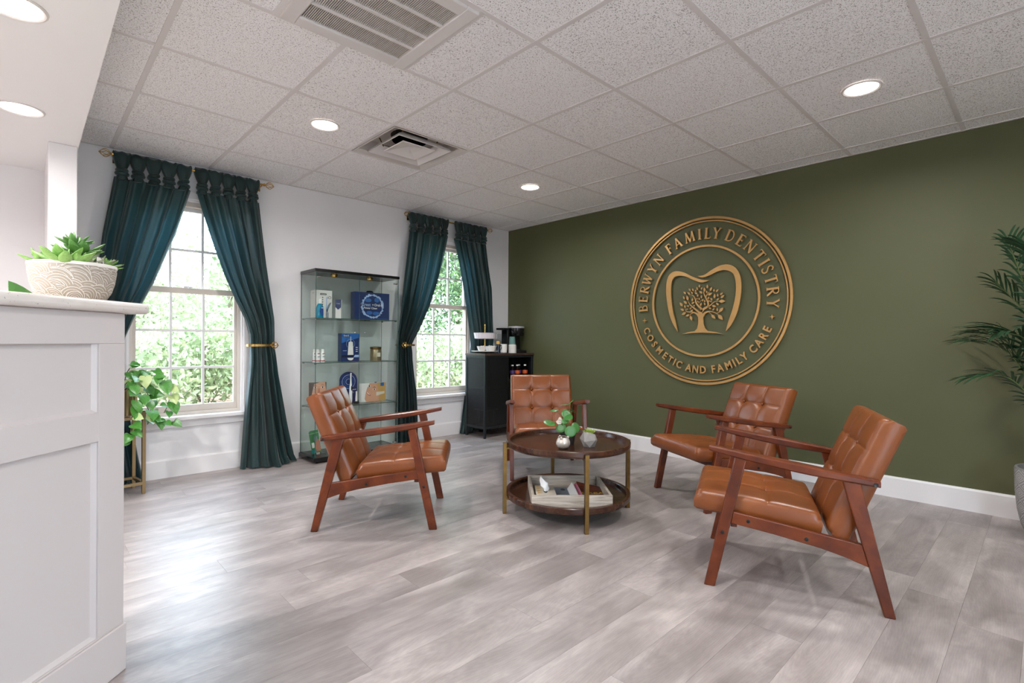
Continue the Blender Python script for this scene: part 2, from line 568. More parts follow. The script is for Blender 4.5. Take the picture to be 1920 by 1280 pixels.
# ceiling: slab above the plenum, lay-in tiles, tees
ceiling = box('ceiling', 'dark_void', X0 - 0.15, 0.15, Y0 - 0.15, 0.15, H + 0.25, H + 0.35)
tag(ceiling, kind='structure')
xs = [X0] + [GX(i) for i in range(-4, 7)] + [0.0]
ys = [Y0] + [GY(j) for j in range(-6, 4)] + [0.0]
def in_soffit(x, y):
    return x < -4.06 and y > -2.52 + (x + 4.06)          # reception side of the 45 degree edge
VX0, VX1, VY0, VY1 = GX(0.5), GX(1.5), GY(-1), GY(0)     # return grille
DX0, DX1, DY0, DY1 = GX(2), GX(3), GY(1), GY(2)          # supply diffuser
for i in range(len(xs) - 1):
    for j in range(len(ys) - 1):
        a, b, c, d = xs[i], xs[i + 1], ys[j], ys[j + 1]
        if in_soffit(b, c) or (abs(a - DX0) < .01 and abs(c - DY0) < .01):
            continue
        if abs(c - VY0) < .01 and a < VX1 and b > VX0:
            if a < VX0 - .01: b = VX0
            elif b > VX1 + .01: a = VX1
            else: continue
        cx, cyy, w, l = (a + b) / 2, (c + d) / 2, (b - a) / 2 - .003, (d - c) / 2 - .003
        if w < .01 or l < .01: continue
        MB().box(-w, w, -l, l, 0.0, 0.014).build('ceiling_tile', 'tile', ceiling, loc=(cx, cyy, H + 0.004))
def tee(x0, x1, y0, y1):
    zt = H if y1 - y0 > .1 else H + .0007     # cross tees sit a hair above the main tees
    o = MB().box(x0, x1, y0, y1, zt, H + 0.004)
    o.box((x0 + x1) / 2 - .002 if x1 - x0 < .1 else x0, (x0 + x1) / 2 + .002 if x1 - x0 < .1 else x1,
          (y0 + y1) / 2 - .002 if y1 - y0 < .1 else y0, (y0 + y1) / 2 + .002 if y1 - y0 < .1 else y1, H + .004, H + .035)
    o.build('grid_tee', 'tee_white', ceiling)
T = 0.012
for i in range(-4, 7):
    x = GX(i)
    top = 0.0
    if x < -4.06: top = -2.52 + (x + 4.06)
    if i == 1:
        tee(x - T, x + T, VY1, top); tee(x - T, x + T, Y0, VY0)
    else:
        tee(x - T, x + T, Y0, top)
for j in range(-6, 4):
    y = GY(j)
    left = X0 if y < -5.16 else (-4.06 + min(0, y + 2.52) if y < -2.52 else -4.06)
    tee(left, 0.0, y - T, y + T)
for x in (VX0, VX1):
    tee(x - T, x + T, VY0, VY1)
MB().box(-4.06, 0, -0.022, 0, H, H + .004).box(-4.06, 0, -0.003, 0, H, H + .03).build('wall_angle', 'tee_white', ceiling)
MB().box(-0.022, 0, Y0, -0.022, H, H + .004).box(-0.003, 0, Y0, 0, H, H + .03).build('wall_angle', 'tee_white', ceiling)

# plastered soffit over the reception
m = MB().prism([(-4.06, 0.0), (X0, 0.0), (X0, -2.52 + (X0 + 4.06)), (-4.06, -2.52)], SOFF, H + 0.25, lambda u, v, t: (u, v, t))
tag(m.build('ceiling_soffit', 'soffit_white'), kind='structure')

# walls
m = MB()
edges = [X0 - 0.15] + [e for cx, _ in WIN for e in (cx - WHW, cx + WHW)] + [0.15]
for k in range(0, 6, 2):
    m.box(edges[k], edges[k + 1], 0, 0.15, -0.12, H + .25)
for cx, _ in WIN:
    m.box(cx - WHW, cx + WHW, 0, 0.15, -0.12, WZ0 - .03)
    m.box(cx - WHW, cx + WHW, 0, 0.15, WZ1, H + .25)
tag(m.build('wall_back', 'paint_white'), kind='structure')
tag(box('wall_right', 'paint_green', 0, 0.15, Y0 - .15, 0.0, -0.12, H + .25), kind='structure')
tag(box('wall_left', 'paint_white', X0 - .15, X0, Y0 - .15, 0.0, -0.12, H + .25), kind='structure')
EX0, EX1, EZ1 = -4.9, -3.1, 2.0           # added entrance glazing, unseen behind the camera, lets daylight lift the ceiling
m = MB().box(X0, EX0, Y0 - .15, Y0, -.12, H + .25).box(EX1, 0, Y0 - .15, Y0, -.12, H + .25).box(EX0, EX1, Y0 - .15, Y0, EZ1, H + .25).box(EX0, EX1, Y0 - .15, Y0, -.12, 0)
tag(m.build('wall_front', 'paint_white'), kind='structure')
added_door = thing('added_door_1', loc=(EX0, Y0 - .08, 0), kind='structure')
n = 3
wd = (EX1 - EX0) / n
for k in range(n + 1):
    box('mullion', 'vinyl_white', k * wd - (.03 if k else 0), k * wd + (.03 if k < n else 0), -.03, .03, 0, EZ1, added_door)
for k in range(n):
    for z0, z1 in ((0, .08), (EZ1 - .06, EZ1)):
        box('rail', 'vinyl_white', k * wd + .03, (k + 1) * wd - .03, -.03, .03, z0, z1, added_door)
    box('pane', 'window_glass', k * wd + .03, (k + 1) * wd - .03, -.003, .003, .08, EZ1 - .06, added_door)
tag(box('added_porch_roof', 'soffit_white', EX0 - .9, EX1 + .7, Y0 - 2.6, Y0 - .15, 2.42, 2.55), kind='structure')  # unseen roof, added to keep direct sky out of the entrance
tag(box('added_pavement', 'added_pavement', -16, 12, -22, Y0 - .15, -.25, -.12), kind='structure')  # unseen paving, added to bounce daylight up onto the ceiling
tag(box('added_garden_wall', 'added_pavement', -16, 12, -22.2, -22, -.25, 3.2), kind='structure')  # unseen wall, added to block low sky from the entrance
tag(box('wall_partition', 'paint_white', -4.19, -4.065, -0.72, 0.0, 0.0, SOFF, bevel=.004), kind='structure')
def baseboard(name, pts):
    prof = [(0, 0), (0.016, 0), (0.016, 0.128), (0.010, 0.140), (0, 0.140)]
    (x0, y0), (x1, y1) = pts
    dx, dy = x1 - x0, y1 - y0
    L = math.hypot(dx, dy); dx, dy = dx / L, dy / L
    nx, ny = -dy, dx
    MB().prism(prof, 0, L, lambda u, v, t: (x0 + dx * t + nx * u, y0 + dy * t + ny * u, v)).build(name, 'trim_white', None)
    return tag(bpy.data.objects[name], kind='structure')
baseboard('baseboard_back', ((0, 0), (-4.065, 0)))
baseboard('baseboard_right', ((0, Y0), (0, -0.016)))

# windows: double-hung, six panes over nine
for cx, num in WIN:
    w = thing('window_%d' % num, loc=(cx, 0, 0), kind='structure')
    hw = WHW
    for sx in (-1, 1):      # flat casing on the wall
        MB().box(sx * hw if sx > 0 else -hw - .058, hw + .058 if sx > 0 else -hw, -.016, .0, WZ0, WZ1 + .058).build('casing', 'trim_white', w, bevel=.004)
    MB().box(-hw, hw, -.016, .0, WZ1, WZ1 + .058).build('casing', 'trim_white', w, bevel=.004)
    MB().box(-hw - .075, hw + .075, -.055, 0.0, WZ0 - .03, WZ0).box(-hw, hw, 0.0, .15, WZ0 - .03, WZ0).build('window_sill', 'trim_white', w, bevel=.006)
    MB().box(-hw - .058, hw + .058, -.018, 0, WZ0 - .085, WZ0 - .03).build('apron', 'trim_white', w, bevel=.004)
    # jamb lining
    MB().box(-hw, -hw + .014, 0, .15, WZ0, WZ1).box(hw - .014, hw, 0, .15, WZ0, WZ1).box(-hw + .014, hw - .014, 0, .15, WZ1 - .014, WZ1).build('jamb', 'trim_white', w)
    # vinyl frame
    fi = hw - .014
    MB().box(-fi, -fi + .022, .03, .13, WZ0, WZ1 - .014).box(fi - .022, fi, .03, .13, WZ0, WZ1 - .014) \
        .box(-fi + .022, fi - .022, .03, .13, WZ1 - .05, WZ1 - .014).box(-fi + .022, fi - .022, .03, .13, WZ0, WZ0 + .025).build('window_frame', 'vinyl_tan', w, bevel=.002)
    si = fi - .022
    for nm, y, z0, z1, rows, br, tr in (('lower_sash', .045, WZ0 + .025, 1.437, 3, .05, .042), ('upper_sash', .083, 1.395, WZ1 - .05, 2, .035, .028)):
        y0, y1 = y, y + .034
        st = .022
        s = MB().box(-si, -si + st, y0, y1, z0, z1).box(si - st, si, y0, y1, z0, z1) \
            .box(-si + st, si - st, y0, y1, z0, z0 + br).box(-si + st, si - st, y0, y1, z1 - tr, z1).build(nm, 'vinyl_tan' if nm == 'lower_sash' else 'vinyl_white', w, bevel=.002)
        gx, g0, g1 = si - st, z0 + br, z1 - tr
        bar = .0085
        for k in (-1, 1):
            MB().box(k * gx / 3 - bar, k * gx / 3 + bar, y0 + .006, y1 - .006, g0, g1).build('muntin', 'vinyl_white', s)
        for k in range(1, rows):
            z = g0 + (g1 - g0) * k / rows
            MB().box(-gx, gx, y0 + .007, y1 - .007, z - bar, z + bar).build('muntin', 'vinyl_white', s)
        for a in range(3):
            for b in range(rows):
                xa, xb = -gx + 2 * gx * a / 3, -gx + 2 * gx * (a + 1) / 3
                za, zb = g0 + (g1 - g0) * b / rows, g0 + (g1 - g0) * (b + 1) / rows
                MB().box(xa, xb, y0 + .015, y0 + .018, za, zb).build('pane', 'window_glass', s)
    MB().box(-.03, .03, .03, .045, 1.437, 1.448).build('sash_lock', 'metal_white', w, bevel=.003)

# ------------------------------------------------------------------ reception counter (45 degrees to the room)
CA = math.atan2(.6947, .7193)
CNT = (-4.052, -2.563, 0)
ct = thing('reception_counter', 'white shaker panelled reception counter base under pale quartz top', 'counter', CNT, CA)
S0 = -1.75
box('body', 'cabinet_white', S0, -.004, .02, .30, 0, 1.12, ct)
for a, b in ((-.095, 0), (-.97, -.875), (S0, S0 + .095)):
    box('stile', 'cabinet_white', a, b, 0, .02, .152, 1.026, ct, bevel=.0015)
box('end_panel', 'cabinet_white', -.004, .0, .02, .30, 0, 1.12, ct)
for z0, z1, nm in ((1.026, 1.12, 'rail'), (.147, .152, 'rail')):
    box(nm, 'cabinet_white', S0, 0, 0, .02, z0, z1, ct, bevel=.0015)
for a, b in ((-.875, -.095), (S0 + .095, -.97)):
    box('rail', 'cabinet_white', a, b, 0, .02, .736, .822, ct, bevel=.0015)
    box('inset_panel', 'cabinet_white', a, b, .0165, .02, .152, .736, ct)
    box('inset_panel', 'cabinet_white', a, b, .0165, .02, .822, 1.026, ct)
    for z0, z1 in ((.152, .736), (.822, 1.026)):      # chamfered moulding round each panel
        MB().prism([(0.0165, z0), (0.006, z0), (0.0165, z0 + .010)], a, b, lambda u, v, t: (t, u, v)).build('moulding', 'cabinet_white', ct)
        MB().prism([(0.0165, b), (0.006, b), (0.0165, b - .010)], z0, z1, lambda u, v, t: (v, u, t)).build('moulding', 'cabinet_white', ct)
box('plinth', 'cabinet_white', S0, .006, -.006, .30, 0, .147, ct, bevel=.003)
sl = box('countertop', 'quartz', S0 - .02, .067, -.032, .38, 1.1205, 1.155, None, bevel=.013, seg=4)
sl.location = CNT; sl.rotation_euler = (0, 0, CA)
tag(sl, 'speckled pale quartz countertop with rounded edge on the reception counter', 'countertop')

# ------------------------------------------------------------------ ceiling fixtures
def downlight(x, y, z, label, watts, group, r=.074):
    t = thing('recessed_downlight', label, 'ceiling light', (x, y, z), 0, group)
    MB().lathe([(r, .0), (r + .004, -.004), (r + .010, -.006), (r + .016, -.003), (r + .017, .0)], 36).build('trim_ring', 'metal_white', t, smooth=40)
    MB().lathe([(r + .001, .0), (r - .004, -.003), (.0005, -.0045)], 36).build('lens', 'lens', t, smooth=60)
    li = bpy.data.lights.new('downlight', 'AREA')
    li.shape = 'DISK'; li.size = 2 * r * .9; li.energy = watts; li.color = LAMP_COL
    li.spread = math.radians(165)
    lo = bpy.data.objects.new('lamp_light', li)
    COL.objects.link(lo); lo.parent = t; lo.location = (0, 0, -.009)
    return t
G = 'round flush downlights in the tile ceiling'
downlight(-2.930, -1.443, H, 'round flush downlight in tile ceiling, between big curtained window and air diffuser', LAMP_W, G)
downlight(-1.098, -1.443, H, 'round flush downlight in tile ceiling nearest the green wall corner', LAMP_W, G)
downlight(-1.098, -3.880, H, 'round flush downlight in tile ceiling above the right armchairs', LAMP_W, G)
G2 = 'downlights overhead behind the camera'
downlight(-2.930, -3.880, H, 'round flush downlight overhead in the tile ceiling just above the picture', LAMP_W, G2)
downlight(-1.098, -5.70, H, 'added unseen round flush downlight behind the camera beside the green wall', LAMP_W, G2)  # this lamp and the next are added for more light from behind
downlight(-2.930, -5.70, H, 'added unseen round flush downlight behind the camera before the added entrance', LAMP_W, G2)
G = 'round downlights in the white soffit'
downlight(-4.300, -1.165, SOFF, 'round downlight in white soffit nearer the column', SOFFIT_W, G)
downlight(-4.314, -2.205, SOFF, 'round downlight in white soffit at the top left corner', SOFFIT_W, G)
downlight(-5.5, -2.0, SOFF, 'added round soffit downlight near the window wall, out of frame', SOFFIT_FILL_W, 'added soffit downlights out of the picture')  # both lamps added out of frame to keep the soffit bright
downlight(-5.5, -3.1, SOFF, 'added round soffit downlight near the counter, out of frame', SOFFIT_FILL_W, 'added soffit downlights out of the picture')

# return grille
vg = thing('return_air_grille', 'large white slatted return air grille in the ceiling tiles', 'air vent', ((VX0 + VX1) / 2, (VY0 + VY1) / 2, H), 0)
a = .293
b = .232
MB().box(-a, -b, -a, a, -.012, .004).box(b, a, -a, a, -.012, .004).box(-b, b, -a, -b, -.012, .004).box(-b, b, b, a, -.012, .004).build('frame', 'metal_white', vg, bevel=.004)
MB().box(-a - .006, a + .006, -a - .006, a + .006, .004, .008).build('back_flange', 'filter_grey', vg)
MB().box(-b - .01, b + .01, -b - .01, b + .01, .06, .07).build('filter', 'filter_grey', vg)
for k in (-1, 0, 1):
    MB().box(-b, b, k * .116 - .007, k * .116 + .007, -.008, .006).build('crossbar', 'metal_white', vg)
n = 58
me = MB().prism([(-.0019, -.003), (.0019, -.003), (.0019, .0005), (-.0019, .0005)], -b, b, lambda u, v, t: (u, t, v)).mesh('louver', 'metal_white2')
for k in range(n):
    link('louver', me, vg, (-b + 2 * b * (k + .5) / n, 0, 0))
# the flange must not close the opening: replace by a ring
o = [c for c in vg.children if c.name.startswith('back_flange')][0]
bpy.data.objects.remove(o)

# supply diffuser: stepped square cones under a dark box
dx, dy = (DX0 + DX1) / 2, (DY0 + DY1) / 2
dg = thing('ceiling_diffuser', 'square white stepped air diffuser with dark recess in the ceiling', 'air vent', (dx, dy, H), 0)
def ring4(h, z):
    return [(-h, -h, z), (h, -h, z), (h, h, z), (-h, h, z)]
MB().loft([ring4(.29, -.001), ring4(.282, -.004), ring4(.262, .02), ring4(.262, .10), ring4(.29, .10)], False).build('frame', 'metal_white2', dg)
MB().box(-.262, .262, -.262, .262, .10, .105).build('backplate', 'metal_white2', dg)
MB().lathe([(.12, .065), (.13, .10), (.128, .10), (.115, .065)], 28).build('duct_collar', 'dark_void', dg)
MB().loft([ring4(.15, .045), ring4(.20, .012), ring4(.212, -.008), ring4(.206, -.010), ring4(.192, .008), ring4(.143, .040)], False).build('middle_cone', 'metal_white', dg, bevel=.002)
MB().loft([ring4(.012, .034), ring4(.075, .020), ring4(.130, .000), ring4(.126, -.005), ring4(.070, .012), ring4(.012, .024)], False).build('inner_cone', 'metal_white', dg)
MB().lathe([(.0005, .020), (.02, .020), (.02, .03), (.0005, .03)], 16).build('screw_cap', 'metal_white', dg)
for sx, sy in ((-1, -1), (1, 1), (1, -1), (-1, 1)):
    MB().tube([(sx * .13, sy * .13, .03), (sx * .15, sy * .15, .09)], .004, 6).build('hanger', 'brass', dg)
# ================================================================== ARMCHAIRS
def cushion_mesh(W, L, T, r, fnmap, us, vs_, buttons, crown=.014, dep=.020, seam=.005):
    """closed padded cushion; us, vs_: seam positions across and along; buttons: (u, v); fnmap(s, l, t) -> 3-D"""
    def axis(lo, hi, seams):
        c = {lo, hi}
        for q in (.06, .2, .42, .7, 1.0, 1.3):
            c |= {lo + r * q, hi - r * q}
        n = 20
        c |= {lo + r * 1.3 + (hi - lo - 2.6 * r) * i / n for i in range(n + 1)}
        for s in seams:
            c |= {s, s - .005, s + .005, s - .011, s + .011}
        out = []
        for x in sorted(c):
            if not out or x - out[-1] > .0018: out.append(x)
        return out
    A, B = axis(-W / 2, W / 2, us), axis(0, L, vs_)
    def h(s, l):
        d = min(W / 2 - abs(s), l, L - l)
        da, db = min(W / 2 - abs(s), r), min(min(l, L - l), r)
        ea, eb = r - da, r - db
        e = min(math.hypot(ea, eb), r)
        z = T - r + math.sqrt(max(r * r - e * e, 0))
        p, q = 2 * s / W, 2 * l / L - 1
        k = (1 - p * p) * (1 - q * q)
        z += crown * min(1, 1.6 * k)
        fade = min(1, d / (.9 * r))
        for u in us:
            z -= seam * fade * math.exp(-((s - u) / .006) ** 2)
            z -= seam * .55 * fade * math.exp(-((s - u) / .030) ** 2)
        for v in vs_:
            z -= seam * fade * math.exp(-((l - v) / .006) ** 2)
            z -= seam * .55 * fade * math.exp(-((l - v) / .030) ** 2)
        for u, v in buttons:
            q2 = (s - u) ** 2 + (l - v) ** 2
            z -= dep * math.exp(-q2 / (2 * .020 ** 2)) + .4 * dep * math.exp(-q2 / (2 * .007 ** 2))
        return z
    m = MB()
    na, nb = len(A), len(B)
    vs = [fnmap(s, l, h(s, l)) for s in A for l in B]
    fs = [(i * nb + j, (i + 1) * nb + j, (i + 1) * nb + j + 1, i * nb + j + 1) for i in range(na - 1) for j in range(nb - 1)]
    ring = [(i, 0) for i in range(na)] + [(na - 1, j) for j in range(1, nb)] + [(i, nb - 1) for i in range(na - 2, -1, -1)] + [(0, j) for j in range(nb - 2, 0, -1)]
    k0 = len(vs)
    n = len(ring)
    for t, ins in ((T * .5, -.003), (.012, 0.0), (.0, .012)):
        for i, j in ring:
            s, l = A[i], B[j]
            sx = max(-W / 2 + ins, min(W / 2 - ins, s)); lx = max(ins, min(L - ins, l))
            if ins < 0:
                if i in (0, na - 1): sx = s - ins * (1 if s > 0 else -1)
                if j in (0, nb - 1): lx = l - ins * (1 if l > L / 2 else -1)
            vs.append(fnmap(sx, lx, t))
    idx = [i * nb + j for i, j in ring]
    prev = idx
    for q in range(3):
        cur = [k0 + q * n + i for i in range(n)]
        fs += [(prev[i], prev[(i + 1) % n], cur[(i + 1) % n], cur[i]) for i in range(n)]
        prev = cur
    fs.append(tuple(prev))
    m.add(vs, fs)
    return m

def make_chair():
    t = thing('armchair')
    hw, th = .282, .015
    side = lambda y0: (lambda u, v, w: (u, y0 + w, v))
    for sg in (1, -1):
        y = sg * hw
        def bolt(parent, a, z, oy=0):
            MB().lathe([(.0075, 0), (.0075, .0022), (.005, .0028), (.004, .0012), (.0005, .0012)], 14).build('bolt', 'black_plastic', parent, smooth=40,
                loc=(a, y + sg * (th + .0002 + oy), z), rot=(-sg * PI / 2, 0, 0))
        rl = MB().prism([(-.017, 0), (.020, 0), (.0925, .262), (.161, .512), (.098, .500)], -th, th, side(y)).build('leg', 'wood_chair', t, bevel=.004)
        fl = MB().prism([(.620, 0), (.664, 0), (.546, .560), (.500, .552)], -th, th, side(y)).build('leg', 'wood_chair', t, bevel=.004)
        bolt(fl, .591, .237)
        rail = MB().prism([(.0935, .264), (.070, .180), (.15, .207), (.23, .227), (.305, .240), (.40, .257), (.559, .279), (.549, .328)], -.0125, .0125, side(y)).build('side_rail', 'wood_chair', t, bevel=.003)
        bolt(rail, .280, .256, -.0025); bolt(rail, .492, .296, -.0025)
        # arm: swells in the middle, rounded paddle ends
        top = [(.036, .516), (.12, .528), (.28, .552), (.42, .570), (.55, .589), (.644, .602)]
        bot = [(.648, .580), (.55, .560), (.42, .538), (.28, .517), (.12, .500), (.042, .492)]
        arm = MB()
        rings = []
        N = 16
        for i in range(N + 1):
            q = i / N
            a = .036 + (.646 - .036) * q
            zt = np.interp(a, [p[0] for p in top], [p[1] for p in top])
            zb = np.interp(a, [p[0] for p in bot[::-1]], [p[1] for p in bot[::-1]])
            w = .021 + .010 * math.sin(PI * min(1, q * 1.05)) * (1 if q > .3 else q / .3)
            if q > .94: w *= .86
            c = y + sg * .002
            e = .006
            rings.append([(a, c - w + e, zb), (a, c + w - e, zb), (a, c + w, zb + e), (a, c + w, zt - e), (a, c + w - e, zt), (a, c - w + e, zt), (a, c - w, zt - e), (a, c - w, zb + e)])
        am = arm.loft(rings).build('armrest', 'wood_chair', t, smooth=35)
        MB().lathe([(.0075, 0), (.0075, .002), (.004, .001), (.0005, .001)], 14).build('bolt', 'black_plastic', am, smooth=40, loc=(.052, y + sg * .0245, .503), rot=(-sg * PI / 2, 0, 0))
    box('cross_rail', 'wood_chair', .535, .560, -hw + th, hw - th, .255, .292, t, bevel=.003)
    box('cross_rail', 'wood_chair', .150, .175, -hw + th, hw - th, .215, .255, t, bevel=.003)
    W = .522
    ca, sa = math.cos(math.radians(5.0)), math.sin(math.radians(5.0))
    seat = cushion_mesh(W, .486, .088, .030, lambda s, l, q: (.226 + l * ca - q * sa, s, .268 + l * sa + q * ca),
                        (-.087, .087), (.20,), ((-.087, .20), (.087, .20)), crown=.020, dep=.012, seam=.0035)
    seat.build('seat', 'leather', t, smooth=60)
    D = Vector((-.190, 0, .470)).normalized()
    Nn = Vector((D.z, 0, -D.x))
    back = cushion_mesh(W, .505, .092, .026, lambda s, l, q: (.128 + l * D.x + q * Nn.x, s, .254 + l * D.z + q * Nn.z),
                        (-.087, .087), (.205, .365), [(u, v) for u in (-.087, .087) for v in (.205, .365)], crown=.012, dep=.014, seam=.004)
    b = back.build('backrest', 'leather', t, smooth=60)
    for u in (-.087, .087):
        for v in (.205, .365):
            q = .088
            MB().sphere((.128 + v * D.x + q * Nn.x, u, .254 + v * D.z + q * Nn.z), .0085, 10, 6, (.7, 1, 1)).build('button', 'leather', b, smooth=80)
    return t

chair = make_chair()
CHAIRS = [((-2.956, -1.598), -39.6, 'cognac leather armchair in front of the glass display cabinet, facing right'),
          ((-1.631, -4.048), 112.6, 'nearest cognac leather armchair on the right, seen from its side'),
          ((-.562, -3.189), 151.9, 'cognac leather armchair against the green wall under the gold sign'),
          ((-1.005, -1.496), -130.5, 'tufted cognac leather armchair facing the camera behind the round table')]
for k, ((x, y), a, lab) in enumerate(CHAIRS):
    c = chair if k == 0 else copy_tree(chair)
    c.location = (x, y, 0); c.rotation_euler = (0, 0, math.radians(a))
    tag(c, lab, 'armchair', 'cognac leather armchairs round the coffee table')

# ================================================================== COFFEE TABLE
tb = thing('coffee_table', 'round two tier dark wood coffee table with brass legs', 'coffee table', (-1.852, -2.523, 0), math.radians(145.5))
def tray(name, z, R):
    o = MB().lathe([(.0005, z), (R - .012, z), (R - .004, z + .006), (R - .003, z + .012), (R, z + .014), (R, z + .036), (R - .003, z + .040),
                    (R - .021, z + .040), (R - .026, z + .036), (R - .030, z + .016), (R - .04, z + .014), (.0005, z + .014)], 72).build(name, 'wood_table', tb, smooth=35)
    return o
tray('tabletop', .400, .380)
tray('lower_shelf', .092, .380)
lg = MB().box(.380, .402, -.011, .011, 0, .428).mesh('leg', 'brass')
for k in range(4):
    link('leg', lg, tb, rot=(0, 0, k * PI / 2))
for z in (.396, .088):
    for k in (0, 1):
        o = MB().box(-.380, .380, -.009, .009, z - .006, z + .004).build('support_bar', 'brass', tb)
        o.rotation_euler = (0, 0, k * PI / 2)

# things on the table top
ZT = .4145
# silver tealight jar
x, y = -1.985, -2.600
jar = thing('tealight_jar', 'mottled silver jar with amber inside on the round table', 'candle jar', (x, y, ZT))
R = [(.0005, 0), (.022, .0), (.034, .008), (.041, .024), (.041, .036), (.036, .050), (.029, .060), (.030, .066)]
Ri = [(.027, .066), (.026, .058), (.033, .046), (.036, .034), (.032, .014), (.0005, .010)]
o = MB(); o.lathe(R + [(.0285, .067)] + Ri, 32); o.build('jar_body', 'silver', jar, smooth=50)
MB().lathe([(.0005, .030), (.032, .030), (.034, .034), (.0005, .036)], 24).build('wax', 'amber_wax', jar)
MB().lathe([(.0268, .0655), (.0258, .058), (.0322, .046), (.0352, .036), (.0348, .036), (.0318, .046), (.0254, .058), (.0264, .0655)], 28).build('glazed_inside', 'amber_wax', jar, smooth=50)
for a in (200, 330, 80):
    MB().sphere((.030 * math.cos(math.radians(a)), .030 * math.sin(math.radians(a)), .062), .007, 8, 6, (1, 1, 1.4)).build('knob', 'silver', jar, smooth=80)
# pilea in a dark pot
px, py = -1.868, -2.535
pl = thing('potted_pilea', 'leafy coin-leaved plant in a dark pot on the round table', 'potted plant', (px, py, ZT))
MB().lathe([(.0005, 0), (.040, 0), (.052, .085), (.054, .092), (.050, .094), (.047, .086), (.0005, .084)], 32).build('pot', 'dark_pot', pl, smooth=45)
MB().lathe([(.0005, .0855), (.0465, .0862), (.0005, .088)], 20).build('soil', 'soil', pl)
def coin(n=18):
    m = MB()
    vs = [(0, 0, 0)]
    for rr, z in ((.45, .05), (.8, .04), (1.0, -.04)):
        vs += [(rr * math.cos(2 * PI * i / n), rr * math.sin(2 * PI * i / n) * .92, z) for i in range(n)]
    fs = [(0, 1 + i, 1 + (i + 1) % n) for i in range(n)]
    for k in range(2):
        fs += [(1 + k * n + i, 1 + (k + 1) * n + i, 1 + (k + 1) * n + (i + 1) % n, 1 + k * n + (i + 1) % n) for i in range(n)]
    return m.add(vs, fs).mesh('leaf', 'leaf_pilea', 80)
CM = coin()
# camera-right and towards-camera directions on the floor are only used as plain world axes here
rx, ry = .7242, -.6896      # along the table, away from the window corner
fx, fy = -.6896, -.7242
def leafat(mesh, parent, p, size, nrm, spin=0.0, nm='leaf'):
    o = link(nm, mesh, parent, p)
    q = Vector(nrm).normalized().to_track_quat('Z', 'Y')
    o.rotation_mode = 'QUATERNION'
    from mathutils import Quaternion
    o.rotation_quaternion = q @ Quaternion((0, 0, 1), spin)
    o.scale = (size,) * 3 if not isinstance(size, tuple) else size
    return o
PIL = [(-.115, .135, .045, (.1, .2, .6), .038), (-.082, .205, .0, (-.2, .1, 1), .028), (-.02, .240, .01, (-.1, -.1, 1), .030), (.018, .252, -.01, (-.7, -.1, .8), .027),
       (-.010, .185, .03, (.3, .8, .5), .033), (-.002, .170, .05, (-.1, .5, .9), .030), (-.045, .105, .04, (-.3, .9, .3), .032), (.010, .088, .07, (.1, .95, .25), .036),
       (.045, .105, .03, (.5, .7, .4), .034), (-.022, .150, .05, (-.3, .6, .7), .024), (.03, .20, -.03, (.5, -.3, .8), .026), (-.03, .09, -.06, (0, -.8, .5), .03)]
for u, z, w, nr, sz in PIL:
    p = Vector((u * rx + w * fx, u * ry + w * fy, z))
    n = Vector((nr[0] * rx + nr[1] * fx, nr[0] * ry + nr[1] * fy, nr[2]))
    leafat(CM, pl, p, sz, n, random.uniform(0, 6))
    b = Vector((random.uniform(-.012, .012), random.uniform(-.012, .012), .086))
    mid = b.lerp(p, .5) + Vector((0, 0, .025))
    MB().tube(bez([b, mid, p], 6), .0016, 6).build('stem', 'stem', pl)
# little smiling plant marker
u, z, w = -.055, .165, .04
tg = thing('plant_marker', 'small cream face-shaped plant marker stuck in the dark pot', 'plant marker', (px + u * rx + w * fx, py + u * ry + w * fy, ZT + .13), math.atan2(-.6896, .7242))
MB().prism([(-.020, .010), (-.016, .016), (-.008, .022), (-.004, .034), (.002, .040), (.012, .034), (.017, .020), (.018, .006), (.010, -.004), (-.004, -.006), (-.014, .000)], -.001, .001, lambda a, b, t: (a, t, b)).build('face_plate', 'cream_paper', tg)
for q in (-.001, .009):
    MB().prism(disc(q, .020, .002, .003, 10), -.0016, -.001, lambda a, b, t: (a, t, b)).build('eye', 'ink', tg)
MB().prism([(-.008, .009), (.004, .006), (.013, .010), (.004, .004)], -.0016, -.001, lambda a, b, t: (a, t, b)).build('mouth', 'ink', tg)
MB().tube([(.012, 0, .0), (.045, 0, -.046)], .0012, 6).build('stick', 'black_plastic', tg)
# faceted concrete planter with a green rosette
g = thing('geometric_planter', 'faceted grey concrete planter with lime succulent rosette on the round table', 'potted plant', (-1.833, -2.672, ZT), math.radians(10))
k6 = 5
lo = [(.034 * math.cos(2 * PI * i / k6), .034 * math.sin(2 * PI * i / k6), 0) for i in range(k6)]
mi = [(.056 * math.cos(2 * PI * (i + .5) / k6), .056 * math.sin(2 * PI * (i + .5) / k6), .036 + .010 * (i % 2)) for i in range(k6)]
hi = [(.036 * math.cos(2 * PI * i / k6), .036 * math.sin(2 * PI * i / k6), .074 + .016 * (i in (2, 3))) for i in range(k6)]
inn = [(.028 * math.cos(2 * PI * i / k6), .028 * math.sin(2 * PI * i / k6), .068) for i in range(k6)]
vs = lo + mi + hi + inn
fs = [tuple(range(k6))[::-1]]
for i in range(k6):
    j = (i + 1) % k6
    fs += [(i, j, k6 + i), (j, k6 + j, k6 + i), (k6 + i, k6 + j, 2 * k6 + j), (k6 + i, 2 * k6 + j, 2 * k6 + i), (2 * k6 + i, 2 * k6 + j, 3 * k6 + j, 3 * k6 + i)]
fs.append(tuple(range(3 * k6, 4 * k6)))
MB().add(vs, fs).build('planter', 'concrete', g)
